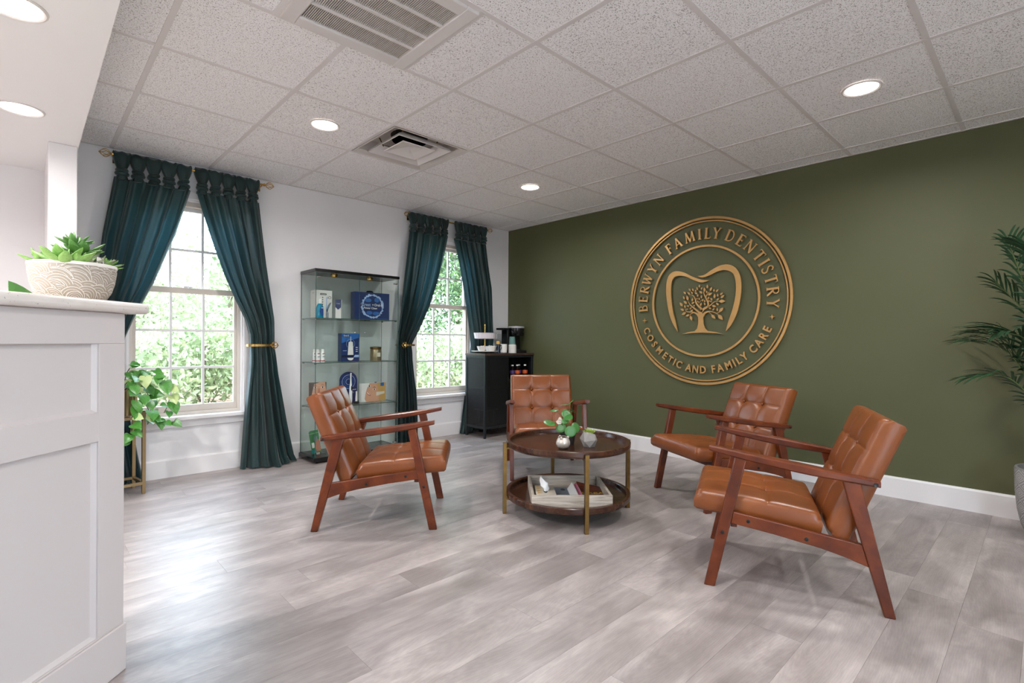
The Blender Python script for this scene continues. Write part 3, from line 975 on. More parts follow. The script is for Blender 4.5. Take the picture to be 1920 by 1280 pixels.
def fleshy(name, m, wid=.34, thick=.16):
    """pointed fleshy leaf along +x, unit length"""
    rings = []
    for q, w in ((0, .35), (.25, .8), (.5, 1), (.72, .85), (.9, .42), (1, .03)):
        z = .18 * q * q
        rings.append([(q, wid * w * math.cos(a) * .5, z + thick * w * .5 * math.sin(a)) for a in [2 * PI * k / 8 for k in range(8)]])
    return MB().loft(rings).mesh(name, m, 60)
LIME = fleshy('leaf', 'leaf_lime', .42)
def rosette(parent, mesh, c, size, rings, nm='leaf'):
    for n, el, ln in rings:
        for i in range(n):
            o = link(nm, mesh, parent, c)
            o.rotation_euler = (0, -math.radians(el + random.uniform(-6, 6)), 2 * PI * (i + random.random() * .4 + (el % 20) / 20) / n)
            o.scale = (size * ln * random.uniform(.9, 1.1),) * 3
rosette(g, LIME, (.004, 0, .070), .046, ((9, 20, 1), (8, 42, .92), (6, 62, .8), (4, 78, .65)))

# things on the lower shelf
ZS = .1065
crate = thing('wooden_tray', 'whitewashed wooden tray on the lower shelf holding magazines', 'tray', (-1.9, -2.563, ZS), math.radians(-42.5))
a, b, h = .228, .222, .070
MB().box(-a, a, -b, -b + .016, 0, h).build('side_board', 'wood_white', crate, bevel=.002)
MB().box(-a, a, b - .016, b, 0, h).build('side_board', 'wood_white', crate, bevel=.002)
MB().box(-a, -a + .016, -b + .016, b - .016, 0, h).build('side_board', 'wood_white', crate, bevel=.002)
MB().box(a - .016, a, -b + .016, b - .016, 0, h).build('side_board', 'wood_white', crate, bevel=.002)
MB().box(-a + .016, a - .016, -b + .016, b - .016, 0, .008).build('bottom_board', 'wood_white', crate)
rot = math.radians(-42.5)
def intray(u, v):
    return (-1.9 + u * math.cos(rot) - v * math.sin(rot), -2.563 + u * math.sin(rot) + v * math.cos(rot), ZS + .008)
tx = thing('tissue_box', 'cream patterned tissue box with a white tissue in the wooden tray', 'tissue box', intray(-.140, -.08), rot)
MB().box(-.058, .058, -.11, .11, 0, .048).build('carton', 'cream_paper', tx, bevel=.003)
MB().prism(disc(0, 0, .012, .045, 20), .0481, .0487, lambda u, v, t: (u, v, t)).build('opening', 'ink', tx)
for i in range(5):
    MB().prism([(-.052, -.108 + i * .046), (-.02, -.09 + i * .046), (-.045, -.075 + i * .046)], .0481, .0485, lambda u, v, t: (u, v, t)).build('printed_motif', 'gold_cap', tx)
rings = []
for q, (cx, cyy, z, w) in enumerate([(0, 0, .048, .016), (.004, .004, .062, .020), (-.006, .012, .078, .024), (-.002, .020, .090, .026), (-.014, .034, .104, .018), (-.020, .046, .114, .010), (-.022, .05, .118, .002)]):
    rings.append([(cx + w * (1 + .35 * math.cos(3 * t + q)) * math.cos(t) * .8, cyy + w * (1 + .3 * math.sin(2 * t + q)) * math.sin(t) * 1.3, z + .006 * math.sin(2 * t + q)) for t in [2 * PI * k / 14 for k in range(14)]])
MB().loft(rings).build('tissue', 'tissue', tx, smooth=70)
MAGS = [(-.035, -.02, .052, .19, .000, .006, 'black and white magazine lying flat beside the tissue box', 'grey_print', 'ink', 0.03, 0)]
mg = thing('magazine', 'grey magazine lying flat beside the tissue box', 'magazine', intray(-.035, -.02), rot + .03, 'magazines in the wooden tray')
MB().box(-.045, .05, -.16, .16, 0, .006).build('pages', 'white_paper', mg)
MB().box(-.045, .05, -.16, .16, .006, .0068).build('cover', 'grey_print', mg)
for i in range(6):
    MB().prism(disc(random.uniform(-.03, .035), random.uniform(-.14, .14), .015, .022, 12), .0068, .0073, lambda u, v, t: (u, v, t)).build('cover_print', 'ink', mg)
for k, (u, ti, m1, m2, lab) in enumerate([(.012, 55, 'white_paper', 'white_paper', 'leaning white magazine with pale spine, left of the open magazines'),
                                          (.032, 50, 'white_paper', 'pink_print', 'leaning magazine with pink cover in the wooden tray')]):
    o = thing('magazine', lab, 'magazine', intray(u, -.03), rot, 'magazines in the wooden tray')
    rm = Matrix.Rotation(-math.radians(ti), 4, 'Y')
    for nm, mm, z0, z1 in (('pages', m1, 0, .008), ('cover', m2, .008, .0088)):
        mb = MB().box(0, .052, -.15, .13, z0, z1)
        mb.v = [tuple(rm @ Vector(v) + Vector((.006 if k == 0 else .006, 0, .001))) for v in mb.v]
        mb.build(nm, mm, o)
mg = thing('magazine', 'glossy brown magazine with curled corner lying in the wooden tray', 'magazine', intray(.145, -.05), rot - .05, 'magazines in the wooden tray')
def sheet(x0, x1, y0, y1, z, t, m, nm, curl=0.0):
    n = 12
    rings = []
    for i in range(n + 1):
        y = y0 + (y1 - y0) * i / n
        cz = curl * max(0, (i / n - .6) / .4) ** 2
        rings.append([(x0, y, z + cz), (x1, y, z + cz * .1), (x1, y, z + t + cz * .1), (x0, y, z + t + cz)])
    return MB().loft(rings).build(nm, m, mg)
sheet(-.085, .062, -.15, .14, .010, .010, 'white_paper', 'pages', .030)
sheet(-.085, .062, -.15, .14, .0202, .0008, 'rust_print', 'cover', .034)
for i in range(7):
    MB().prism(disc(-.05 + .025 * (i % 3), -.12 + .03 * i, .016, .012, 12), .0212, .0216, lambda u, v, t: (u, v, t)).build('cover_print', ['skin_shade', 'hair_brown', 'navy_dark'][i % 3], mg)
text('title', 'URBAN', .052, 'yellow_print', mg, (.022, .012, .0216), (0, 0, 0), bold=.001)
MB().prism([(.02, -.145), (.06, -.145), (.06, -.115), (.02, -.125)], .0212, .0216, lambda u, v, t: (u, v, t)).build('cover_print', 'pink_print', mg)
MB().prism([(-.005, -.10), (.055, -.10), (.055, -.055), (-.005, -.06)], .0212, .0216, lambda u, v, t: (u, v, t)).build('cover_print', 'grey_print', mg)
under = thing('magazine', 'dark magazine lying flat under the glossy brown one', 'magazine', intray(.125, -.02), rot + .04, 'magazines in the wooden tray')
MB().box(-.075, .075, -.155, .175, .0, .008).build('pages', 'white_paper', under)
MB().box(-.075, .075, -.155, .175, .008, .0088).build('cover', 'navy_dark', under)

# ================================================================== GOLD SIGN ON THE GREEN WALL
SY, SZ = -2.484, 1.399
sg = thing('wall_sign', 'large round gold dental practice sign on the green wall', 'sign', (0, SY, SZ))
# local frame: u runs along the wall towards -y, v up; t out of the wall (towards -x)
W3 = lambda u, v, t: (-t, -u, v)
def ann(nm, r0, r1, t0, t1, n=96):
    m = MB()
    rings = []
    for r, t in ((r0, t0), (r1, t0), (r1, t1 - .002), (r1 - .002, t1), (r0 + .002, t1), (r0, t1 - .002), (r0, t0)):
        rings.append([W3(r * math.cos(2 * PI * k / n), r * math.sin(2 * PI * k / n), t) for k in range(n)])
    return m.loft(rings, False).build(nm, 'sign_gold', sg, smooth=30)
ann('outer_ring', .707, .728, .008, .022)
ann('thin_ring', .685, .696, .008, .020)
ann('inner_ring', .468, .487, .008, .022)
TL = [(0.075, 0.175), (0.003, 0.187), (-0.078, 0.22), (-0.147, 0.258), (-0.225, 0.282), (-0.282, 0.27), (-0.318, 0.227), (-0.332, 0.148), (-0.327, 0.04), (-0.301, -0.095), (-0.264, -0.189), (-0.214, -0.266), (-0.236, -0.176), (-0.265, -0.07), (-0.283, 0.064), (-0.281, 0.171), (-0.26, 0.222), (-0.217, 0.238), (-0.147, 0.228), (-0.078, 0.194), (-0.01, 0.165), (0.029, 0.163)]
TR = [(-0.031, 0.221), (0.029, 0.225), (0.094, 0.261), (0.17, 0.293), (0.244, 0.293), (0.299, 0.26), (0.335, 0.196), (0.348, 0.111), (0.34, 0.003), (0.313, -0.116), (0.266, -0.212), (0.221, -0.266), (0.241, -0.187), (0.277, -0.078), (0.3, 0.03), (0.303, 0.126), (0.287, 0.2), (0.257, 0.233), (0.207, 0.25), (0.145, 0.244), (0.081, 0.218), (0.016, 0.205)]
def smooth_poly(P, sharp, n=5):
    out = []
    cuts = sorted(sharp)
    for a, b in zip(cuts, cuts[1:] + [cuts[0] + len(P)]):
        seg = [(*P[i % len(P)], 0) for i in range(a, b + 1)]
        out += [(p.x, p.y) for p in bez(seg, n)[:-1]]
    return out
OU = -.010
MB().prism([(u + OU, v) for u, v in smooth_poly(TL, [0, 11])], .008, .022, W3).build('tooth_outline', 'sign_gold', sg)
MB().prism([(u + OU, v) for u, v in smooth_poly(TR, [0, 11])], .008, .022, W3).build('tooth_outline', 'sign_gold', sg)
LV = [(-0.015, 0.118, -0.015, 0.146), (0.057, 0.106, 0.057, 0.141), (-0.031, 0.097, -0.04, 0.128), (0.002, 0.097, 0.01, 0.123), (0.033, 0.078, 0.028, 0.117), (0.082, 0.083, 0.097, 0.118), (0.113, 0.074, 0.117, 0.1), (0.132, 0.071, 0.156, 0.093), (-0.094, 0.095, -0.115, 0.118), (-0.07, 0.091, -0.08, 0.118), (-0.049, 0.083, -0.05, 0.105), (-0.138, 0.071, -0.165, 0.093), (-0.098, 0.062, -0.127, 0.086), (-0.077, 0.067, -0.089, 0.09), (0.013, 0.066, -0.017, 0.089), (0.062, 0.048, 0.1, 0.065), (0.167, 0.043, 0.195, 0.063), (0.12, 0.018, 0.122, 0.057), (0.148, 0.03, 0.148, 0.057), (0.174, 0.018, 0.206, 0.041), (-0.152, 0.025, -0.167, 0.055), (-0.121, 0.012, -0.131, 0.059), (-0.081, 0.001, -0.077, 0.032), (0.004, 0.023, 0.004, 0.053), (0.062, 0.011, 0.071, 0.036), (0.102, 0.002, 0.084, 0.023), (0.139, 0.0, 0.161, 0.016), (0.159, -0.009, 0.215, -0.012), (-0.128, -0.017, -0.162, 0.01), (-0.169, -0.037, -0.2, -0.002), (-0.013, 0.011, -0.019, 0.031), (0.04, -0.01, 0.029, 0.008), (-0.026, -0.011, -0.03, 0.009), (0.011, -0.002, 0.024, 0.017), (0.038, -0.038, 0.029, -0.013), (-0.007, -0.044, 0.006, -0.012), (-0.086, -0.021, -0.058, -0.002), (-0.065, -0.044, -0.058, -0.027), (-0.107, -0.04, -0.133, -0.034), (-0.145, -0.054, -0.152, -0.025), (0.157, -0.043, 0.135, -0.021), (-0.154, -0.076, -0.193, -0.059), (-0.104, -0.064, -0.083, -0.052), (-0.097, -0.089, -0.071, -0.07), (-0.121, -0.068, -0.135, -0.061), (-0.137, -0.092, -0.18, -0.113), (-0.106, -0.115, -0.142, -0.128), (-0.099, -0.124, -0.08, -0.169), (0.094, -0.122, 0.13, -0.157), (0.153, -0.122, 0.194, -0.169), (0.16, -0.099, 0.198, -0.064), (0.147, -0.094, 0.144, -0.062), (0.103, -0.086, 0.122, -0.065), (0.092, -0.072, 0.07, -0.059), (0.098, -0.043, 0.136, -0.055), (-0.033, 0.04, -0.026, 0.064), (-0.031, 0.064, -0.059, 0.079), (0.055, 0.067, 0.048, 0.089), (0.074, -0.011, 0.071, 0.006), (0.089, -0.016, 0.091, 0.001), (-0.04, 0.016, -0.033, 0.029)]
for a, b, c, d in LV:
    L = math.hypot(c - a, d - b)
    dx, dz = (c - a) / L, (d - b) / L
    w = max(.0075, L * .25)
    P = [(0, 0), (.18, .62), (.42, 1), (.68, .7), (1, 0), (.68, -.7), (.42, -1), (.18, -.62)]
    MB().prism([(a + OU + dx * q * L - dz * s * w, b + dz * q * L + dx * s * w) for q, s in P], .008, .019, W3).build('leaf', 'sign_gold', sg)
BR = [[(-0.0, -0.117, 0.0217), (-0.02, -0.094, 0.0165), (-0.058, -0.062, 0.0121), (-0.095, -0.032, 0.0087), (-0.119, 0.003, 0.0052)], [(0.002, -0.099, 0.0195), (0.007, -0.073, 0.0173), (-0.021, -0.042, 0.0147), (-0.044, -0.01, 0.0121), (-0.051, 0.021, 0.0095), (-0.068, 0.049, 0.0069), (-0.093, 0.061, 0.0043)], [(0.002, -0.095, 0.0238), (0.025, -0.07, 0.0195), (0.061, -0.05, 0.0165), (0.065, -0.02, 0.0139), (0.047, 0.02, 0.0104), (0.028, 0.06, 0.0078), (0.024, 0.082, 0.0043)], [(0.061, -0.054, 0.0121), (0.087, -0.038, 0.0095), (0.118, -0.014, 0.0069), (0.159, -0.009, 0.0035)], [(-0.018, -0.129, 0.0217), (-0.039, -0.107, 0.0147), (-0.081, -0.092, 0.0095), (-0.132, -0.086, 0.0061), (-0.147, -0.058, 0.0035)], [(-0.071, -0.099, 0.0061), (-0.095, -0.111, 0.0052), (-0.098, -0.129, 0.0035)], [(0.018, -0.13, 0.0217), (0.039, -0.103, 0.0156), (0.079, -0.093, 0.0104), (0.123, -0.104, 0.0069), (0.156, -0.124, 0.0035)], [(0.074, -0.1, 0.0061), (0.101, -0.124, 0.0035)], [(0.145, -0.109, 0.0052), (0.175, -0.097, 0.0035)], [(-0.023, -0.02, 0.0061), (-0.003, 0.001, 0.0043), (0.015, 0.013, 0.0035)], [(0.044, 0.038, 0.0069), (0.073, 0.075, 0.0043)]]
def ribbon(pts, t0, t1, nm, parent, m='sign_gold', fn=W3, n=5):
    P = bez([(u + (OU if fn is W3 else 0), v, w) for u, v, w in pts], n)
    L, R = [], []
    for i, p in enumerate(P):
        d = P[min(i + 1, len(P) - 1)] - P[max(i - 1, 0)]
        k = math.hypot(d.x, d.y) or 1
        nx, ny = -d.y / k, d.x / k
        L.append((p.x + nx * p.z / 2, p.y + ny * p.z / 2)); R.append((p.x - nx * p.z / 2, p.y - ny * p.z / 2))
    return MB().prism(L + R[::-1], t0, t1, fn).build(nm, m, parent)
for b in BR:
    ribbon(b, .008, .0195, 'branch', sg)
TK = [(-0.056, -0.261), (-0.033, -0.238), (-0.023, -0.199), (-0.022, -0.16), (-0.027, -0.125), (-0.02, -0.098), (0.007, -0.095), (0.025, -0.117), (0.022, -0.156), (0.026, -0.2), (0.04, -0.237), (0.064, -0.26), (0.133, -0.27), (0.202, -0.29), (0.133, -0.28), (0.013, -0.274), (-0.093, -0.277), (-0.181, -0.289), (-0.117, -0.269)]
MB().prism([(u + OU, v) for u, v in TK], .008, .020, W3).build('trunk', 'sign_gold', sg)
# roman capitals drawn from thick and thin strokes; unit cap height
def arc(cx, cyy, rx_, ry_, a0, a1, n=10):
    return [(cx + rx_ * math.cos(math.radians(a0 + (a1 - a0) * i / n)), cyy + ry_ * math.sin(math.radians(a0 + (a1 - a0) * i / n))) for i in range(n + 1)]
K, N_ = .18, .085            # thick and thin stroke
def stem(x): return [[(x, 0), (x, 1)], K]
def serif(x, y, w=.30): return [[(x - w / 2, y), (x + w / 2, y)], .06]
def S2(x): return [stem(x), serif(x, .025), serif(x, .975)]
GL = {
 'B': (.62, S2(.14) + [[[(.14, .96), (.32, .96)] + arc(.32, .75, .2, .21, 90, -90) + [(.14, .54)], .085], [[(.14, .54), (.34, .54)] + arc(.34, .29, .24, .25, 90, -90) + [(.14, .04)], .095]]),
 'E': (.60, S2(.14) + [[[(.14, .965), (.55, .965)], .085], [[(.55, .98), (.55, .82)], .05], [[(.14, .52), (.44, .52)], .085], [[(.44, .62), (.44, .42)], .05], [[(.14, .035), (.56, .035)], .085], [[(.57, .02), (.58, .19)], .05]]),
 'R': (.72, S2(.14) + [[[(.14, .96), (.34, .96)] + arc(.34, .74, .22, .22, 90, -90) + [(.14, .52)], .09], [[(.30, .52), (.68, .03)], .155], serif(.66, .025, .18)]),
 'W': (1.10, [[[(.12, 1), (.34, .02)], .155], [[(.34, .02), (.56, .86)], .085], [[(.52, 1), (.76, .02)], .155], [[(.76, .02), (1.0, 1)], .085], serif(.12, .975, .26), serif(.52, .975, .2), serif(1.0, .975, .22)]),
 'Y': (.78, [[[(.10, 1), (.40, .48)], .155], [[(.68, 1), (.40, .48)], .085], [[(.40, .52), (.40, 0)], K], serif(.10, .975, .24), serif(.68, .975, .22), serif(.40, .025)]),
 'N': (.86, [[[(.12, 0), (.12, 1)], .09], [[(.10, .98), (.72, .02)], .165], [[(.72, 0), (.72, 1)], .09], serif(.12, .025, .24), serif(.10, .975, .22), serif(.72, .975, .24)]),
 'F': (.56, S2(.14) + [[[(.14, .965), (.53, .965)], .085], [[(.53, .98), (.53, .80)], .05], [[(.14, .52), (.42, .52)], .085], [[(.42, .62), (.42, .42)], .05]]),
 'A': (.84, [[[(.10, 0), (.40, 1)], .085], [[(.38, 1), (.72, 0)], .165], [[(.20, .35), (.60, .35)], .08], serif(.10, .025, .24), serif(.72, .025, .28)]),
 'M': (1.02, [[[(.12, 0), (.18, 1)], .085], [[(.18, 1), (.50, .04)], .155], [[(.50, .04), (.82, 1)], .085], [[(.80, 1), (.88, 0)], .165], serif(.12, .025, .22), serif(.88, .025, .28)]),
 'I': (.30, S2(.15)),
 'L': (.56, S2(.14) + [[[(.14, .035), (.53, .035)], .085], [[(.54, .02), (.55, .20)], .05]]),
 'D': (.82, S2(.14) + [[[(.14, .965), (.34, .965)] + arc(.34, .5, .36, .465, 90, -90, 14) + [(.14, .035)], .10]]),
 'T': (.72, [stem(.36), serif(.36, .025), [[(.05, .965), (.67, .965)], .085], [[(.05, .98), (.05, .80)], .05], [[(.67, .98), (.67, .80)], .05]]),
 'S': (.56, [[[(.47, .80)] + arc(.28, .74, .19, .23, 20, 170, 8) + [(.10, .66), (.22, .56), (.36, .46), (.47, .33)] + arc(.27, .24, .20, .21, 10, -160, 8) + [(.07, .20)], .11], [[(.48, .92), (.48, .74)], .045], [[(.07, .28), (.07, .06)], .045]]),
}
def stroke_poly(pts, w):
    L, R = [], []
    for i, p in enumerate(pts):
        a, b = pts[max(i - 1, 0)], pts[min(i + 1, len(pts) - 1)]
        dx, dy = b[0] - a[0], b[1] - a[1]
        k = math.hypot(dx, dy) or 1
        L.append((p[0] - dy / k * w / 2, p[1] + dx / k * w / 2)); R.append((p[0] + dy / k * w / 2, p[1] - dx / k * w / 2))
    return L, R
def letter(ch, ang, rb, h):
    w, strokes = GL[ch]
    m = MB()
    a = math.radians(ang)
    ux, uy = math.sin(a), -math.cos(a)       # reading direction (clockwise along the arc)
    vx, vy = math.cos(a), math.sin(a)        # up = outward
    def fn(x, y, t):
        x = (x - w / 2) * h; y = y * h
        return W3(vx * rb + ux * x + vx * y, vy * rb + uy * x + vy * y, t)
    for q, (pts, sw) in enumerate(strokes):
        L, R = stroke_poly(pts, sw)
        for i in range(len(pts) - 1):
            m.prism([L[i], L[i + 1], R[i + 1], R[i]], .008, .0205 + .0001 * q, fn)
    m.build('letter', 'sign_gold', sg)
AT = [184.2, 175.4, 166.4, 157.0, 146.4, 136.0, 122.7, 113.4, 101.6, 92.6, 85.4, 77.6, 65.2, 55.6, 46.0, 35.4, 28.6, 22.4, 13.8, 4.6, -4.6]
for ch, a in zip('BERWYNFAMILYDENTISTRY', AT):
    letter(ch, a, .538, .093)
AB = [-155.0, -147.4, -140.6, -133.2, -126.0, -120.0, -115.4, -110.6, -101.6, -95.4, -88.9, -79.8, -74.0, -66.9, -61.9, -57.8, -52.3, -43.4, -37.0, -30.8, -24.9]
for ch, a in zip('COSMETICANDFAMILYCARE', AB):
    ar = math.radians(a)
    o = text('letter', ch, .090, 'sign_gold', sg, (0, 0, 0), None, depth=.006, bold=.0022)
    # upright reading along the bottom: baseline outside, tops towards the centre
    X = Vector(W3(-math.sin(ar), math.cos(ar), 0)); Yv = Vector(W3(-math.cos(ar), -math.sin(ar), 0)); Zv = X.cross(Yv)
    mm = Matrix((X, Yv, Zv)).transposed().to_4x4()
    mm.translation = Vector(W3(.600 * math.cos(ar), .600 * math.sin(ar), .0145))
    o.matrix_local = mm @ Matrix.Diagonal((.88, 1, 1, 1))
for a, r in ((-164.6, .588), (-14.9, .597)):
    ar = math.radians(a)
    P = []
    for k in range(8):
        rr = .024 if k % 2 == 0 else .007
        P.append((r * math.cos(ar) + rr * math.cos(k * PI / 4), r * math.sin(ar) + rr * math.sin(k * PI / 4)))
    MB().prism(P, .008, .020, W3).build('star', 'sign_gold', sg)
for k in range(12):                       # stand-off pins that carry the rings
    a = 2 * PI * k / 12
    MB().tube([W3(.7175 * math.cos(a), .7175 * math.sin(a), 0), W3(.7175 * math.cos(a), .7175 * math.sin(a), .009)], .003, 6).build('standoff', 'sign_gold', sg)
# ================================================================== CURTAINS
ROD_Z, ROD_Y = 2.318, -.085
def cage(parent, c, L, R, nm='finial', axis=1):
    m = MB()
    n = 6
    for k in range(n):
        a0 = 2 * PI * k / n
        pts = []
        for i in range(13):
            q = i / 12
            rr = R * math.sin(PI * q) ** .8 + .0015
            a = a0 + 1.3 * q
            pts.append((c[0] + (q - .5) * L, c[1] + rr * math.cos(a), c[2] + rr * math.sin(a)))
        m.tube(pts, .0022, 6)
    m.sphere((c[0] - .5 * L, c[1], c[2]), .006, 8, 6).sphere((c[0] + .5 * L, c[1], c[2]), .006, 8, 6)
    return m.build(nm, 'gold', parent, smooth=60)
def rod(x0, x1, lab):
    t = thing('curtain_rod', lab, 'curtain rod', ((x0 + x1) / 2, 0, ROD_Z), 0, 'brass curtain rods')
    h = (x1 - x0) / 2
    MB().tube([(-h + .04, ROD_Y, 0), (h - .04, ROD_Y, 0)], .008, 12).build('pole', 'gold', t, smooth=60)
    for s in (-1, 1):
        cage(t, (s * h, ROD_Y, 0), .062, .026)
        MB().tube([(s * (h - .036), ROD_Y, 0), (s * (h - .046), ROD_Y, 0)], .012, 12).build('collar', 'gold', t, smooth=40)
        b = MB().tube([(s * (h - .06), ROD_Y, -.012), (s * (h - .06), 0, -.012)], .005, 8)
        b.box(s * (h - .06) - .012, s * (h - .06) + .012, -.004, 0, -.04, .012)
        b.build('bracket', 'gold', t)
rod(-3.884, -2.809, 'brass rod with twisted cage finials over the larger window')
rod(-1.485, -.376, 'brass rod with twisted cage finials over the far window')

def curtain(outer, inner, lab, tie_z=.993, ntab=5, seed=0, amp_low=.05, y0=-.095, ymax=-.018, flare=.12):
    rg = random.Random(seed)
    zt = 2.160
    zo, xo = zip(*outer); zi, xi = zip(*inner)
    f_o = lambda z: float(np.interp(z, zo[::-1], xo[::-1])); f_i = lambda z: float(np.interp(z, zi[::-1], xi[::-1]))
    t = thing('curtain', lab, 'curtain', ((xo[0] + xi[0]) / 2, 0, 0), 0, 'dark green tab-top curtains')
    cx = t.location.x
    nz, ns = 64, 110
    ph = [rg.uniform(0, 6) for _ in range(4)]
    vs = []
    zs = [zt * (1 - i / nz) for i in range(nz + 1)]
    for z in zs:
        a, b = f_o(z), f_i(z)
        w = abs(b - a)
        if z > tie_z:
            q = (z - tie_z) / (zt - tie_z)
            amp = .030 + .030 * (1 - q) ** 1.5
        else:
            q = (tie_z - z) / tie_z
            amp = .055 + (amp_low - .055) * q + .02 * math.sin(PI * q)
        pinch = math.exp(-((z - tie_z) / .05) ** 2)
        for j in range(ns + 1):
            s = j / ns
            # folds drift and deepen irregularly down the cloth
            fo = math.sin(2 * PI * 5.5 * s + ph[0] + .5 * math.sin(2.2 * z + ph[1])) + .45 * math.sin(2 * PI * 9.7 * s + ph[2] + .8 * z) + .25 * math.sin(2 * PI * 3.1 * s + ph[3])
            fo += .12 * math.sin(40 * s + 9 * z)
            y = y0 - amp * .55 * fo * (1 - .35 * pinch)
            if z < tie_z:
                y -= flare * ((tie_z - z) / tie_z) ** 2 * math.sin(PI * min(1, max(0, s))) * .8
            y = min(y, ymax + .004 * fo)
            x = a + (b - a) * s + .010 * math.cos(2 * PI * 5.5 * s + ph[0]) * (1 if .04 < s < .96 else 0)
            zz = z
            if z < .06: zz = z + .010 * (1 + math.sin(12 * s + ph[1]))
            vs.append((x - cx, y, max(zz, .004)))
    n = ns + 1
    fs = [(i * n + j, i * n + j + 1, (i + 1) * n + j + 1, (i + 1) * n + j) for i in range(nz) for j in range(ns)]
    MB().add(vs, fs).build('panel', 'curtain', t, smooth=80)
    # knotted tabs gathered over the rod
    a, b = f_o(zt), f_i(zt)
    for k in range(ntab):
        q = (k + .5) / ntab
        x = a + (b - a) * q - cx
        wd = abs(b - a) / ntab
        p0 = rg.uniform(0, 6)
        rings = []
        nn = 28
        for z, hw, hd in ((2.150, wd * .44, .022), (2.17, wd * .36, .022), (2.185, .026, .022), (2.205, .022, .018), (2.230, .029, .018), (2.262, wd * .45, .020), (2.300, wd * .56, .021), (2.322, wd * .60, .021), (2.336, wd * .58, .015), (2.342, wd * .55, .005)):
            ring = []
            for i in range(nn):
                an = 2 * PI * i / nn
                rip = 1 + .16 * math.sin(7 * an + p0 + 6 * z) + .07 * math.sin(13 * an + p0)
                ex = lambda v: math.copysign(abs(v) ** .75, v)
                ring.append((x + hw * ex(math.cos(an)) * (1 + .03 * math.sin(9 * an)), ROD_Y + hd * ex(math.sin(an)) * rip, z + (.008 * math.sin(5 * an + p0) if z > 2.28 else 0)))
            rings.append(ring)
        tabo = MB().loft(rings).build('tab', 'curtain', t, smooth=70)
        kn = MB()
        tilt = rg.uniform(-.25, .25)
        for band, (dz, rr) in enumerate(((.013, .022), (-.011, .026))):
            pts = [(x + rr * 1.12 * math.cos(2 * PI * i / 16), ROD_Y - .004 + .024 * math.sin(2 * PI * i / 16), 2.203 + dz + tilt * .03 * math.cos(2 * PI * i / 16) * (1 if band else -1)) for i in range(17)]
            kn.tube(pts, .0145, 8)
        kn.build('knot', 'curtain', tabo, smooth=80)
    return t
curtain([(2.16, -3.838), (1.75, -3.90), (1.3, -3.945), (.993, -3.955), (.6, -3.985), (0, -4.03)],
        [(2.16, -3.375), (1.81, -3.471), (1.446, -3.600), (1.21, -3.705), (1.05, -3.765), (.993, -3.775), (.8, -3.775), (.5, -3.74), (0, -3.655)],
        'dark green curtain swept left on the larger window, behind the planter bowl', seed=1, amp_low=.03, flare=.0)
curtain([(2.16, -2.892), (1.642, -2.833), (1.203, -2.772), (.993, -2.770), (.756, -2.745), (.298, -2.655), (.05, -2.60), (0, -2.575)],
        [(2.16, -3.345), (2.0, -3.30), (1.766, -3.225), (1.55, -3.15), (1.362, -3.072), (1.2, -2.995), (1.08, -2.965), (.993, -2.958), (.8, -2.965), (.55, -2.99), (0, -3.03)],
        'dark green curtain swept right on the larger window, left of display cabinet', seed=2, flare=.16)
curtain([(2.16, -1.465), (1.564, -1.535), (.976, -1.598), (.182, -1.612), (0, -1.615)],
        [(2.16, -.975), (1.9, -1.035), (1.652, -1.107), (1.4, -1.205), (1.195, -1.318), (1.06, -1.41), (.993, -1.437), (.85, -1.435), (.539, -1.39), (0, -1.36)],
        'dark green curtain swept left on the far window, beside display cabinet', seed=3, flare=.06)
curtain([(2.16, -.428), (1.654, -.339), (1.096, -.318), (.993, -.318), (.5, -.28), (0, -.24)],
        [(2.16, -.878), (1.9, -.805), (1.682, -.749), (1.4, -.693), (1.152, -.646), (.993, -.625), (.7, -.65), (.3, -.72), (0, -.775)],
        'dark green curtain swept right on the far window, behind the black cabinet', seed=4, amp_low=.03, y0=-.062, flare=.0)

def holdback(x, z, x_in, lab, yb=-.165):
    """brass holdback: post from the wall, cage knob, arm round the neck of the curtain"""
    t = thing('curtain_holdback', lab, 'curtain holdback', (x, 0, z), 0, 'brass curtain holdbacks')
    cage(t, (0, yb - .01, 0), .052, .028, 'knob')
    MB().tube([(0, 0, 0), (0, yb + .012, 0)], .006, 8).build('post', 'gold', t, smooth=60)
    w = x_in - x
    pts = [(0, yb + .002, 0)] + [(w * q, yb - .012 * math.sin(PI * q), 0) for q in (.15, .35, .55, .75, .9)] + [(w * 1.02, yb + .03, 0), (w * 1.02, yb + .08, 0)]
    m = MB()
    P = bez(pts, 4)
    rings = [[(p.x, p.y - .003, -.009), (p.x, p.y + .003, -.009), (p.x, p.y + .003, .009), (p.x, p.y - .003, .009)] for p in P]
    m.loft(rings).build('arm', 'gold', t)
holdback(-2.790, .993, -2.985, 'brass knob holdback on the curtain left of display cabinet')
holdback(-1.560, .993, -1.425, 'brass knob holdback on the curtain right of display cabinet')

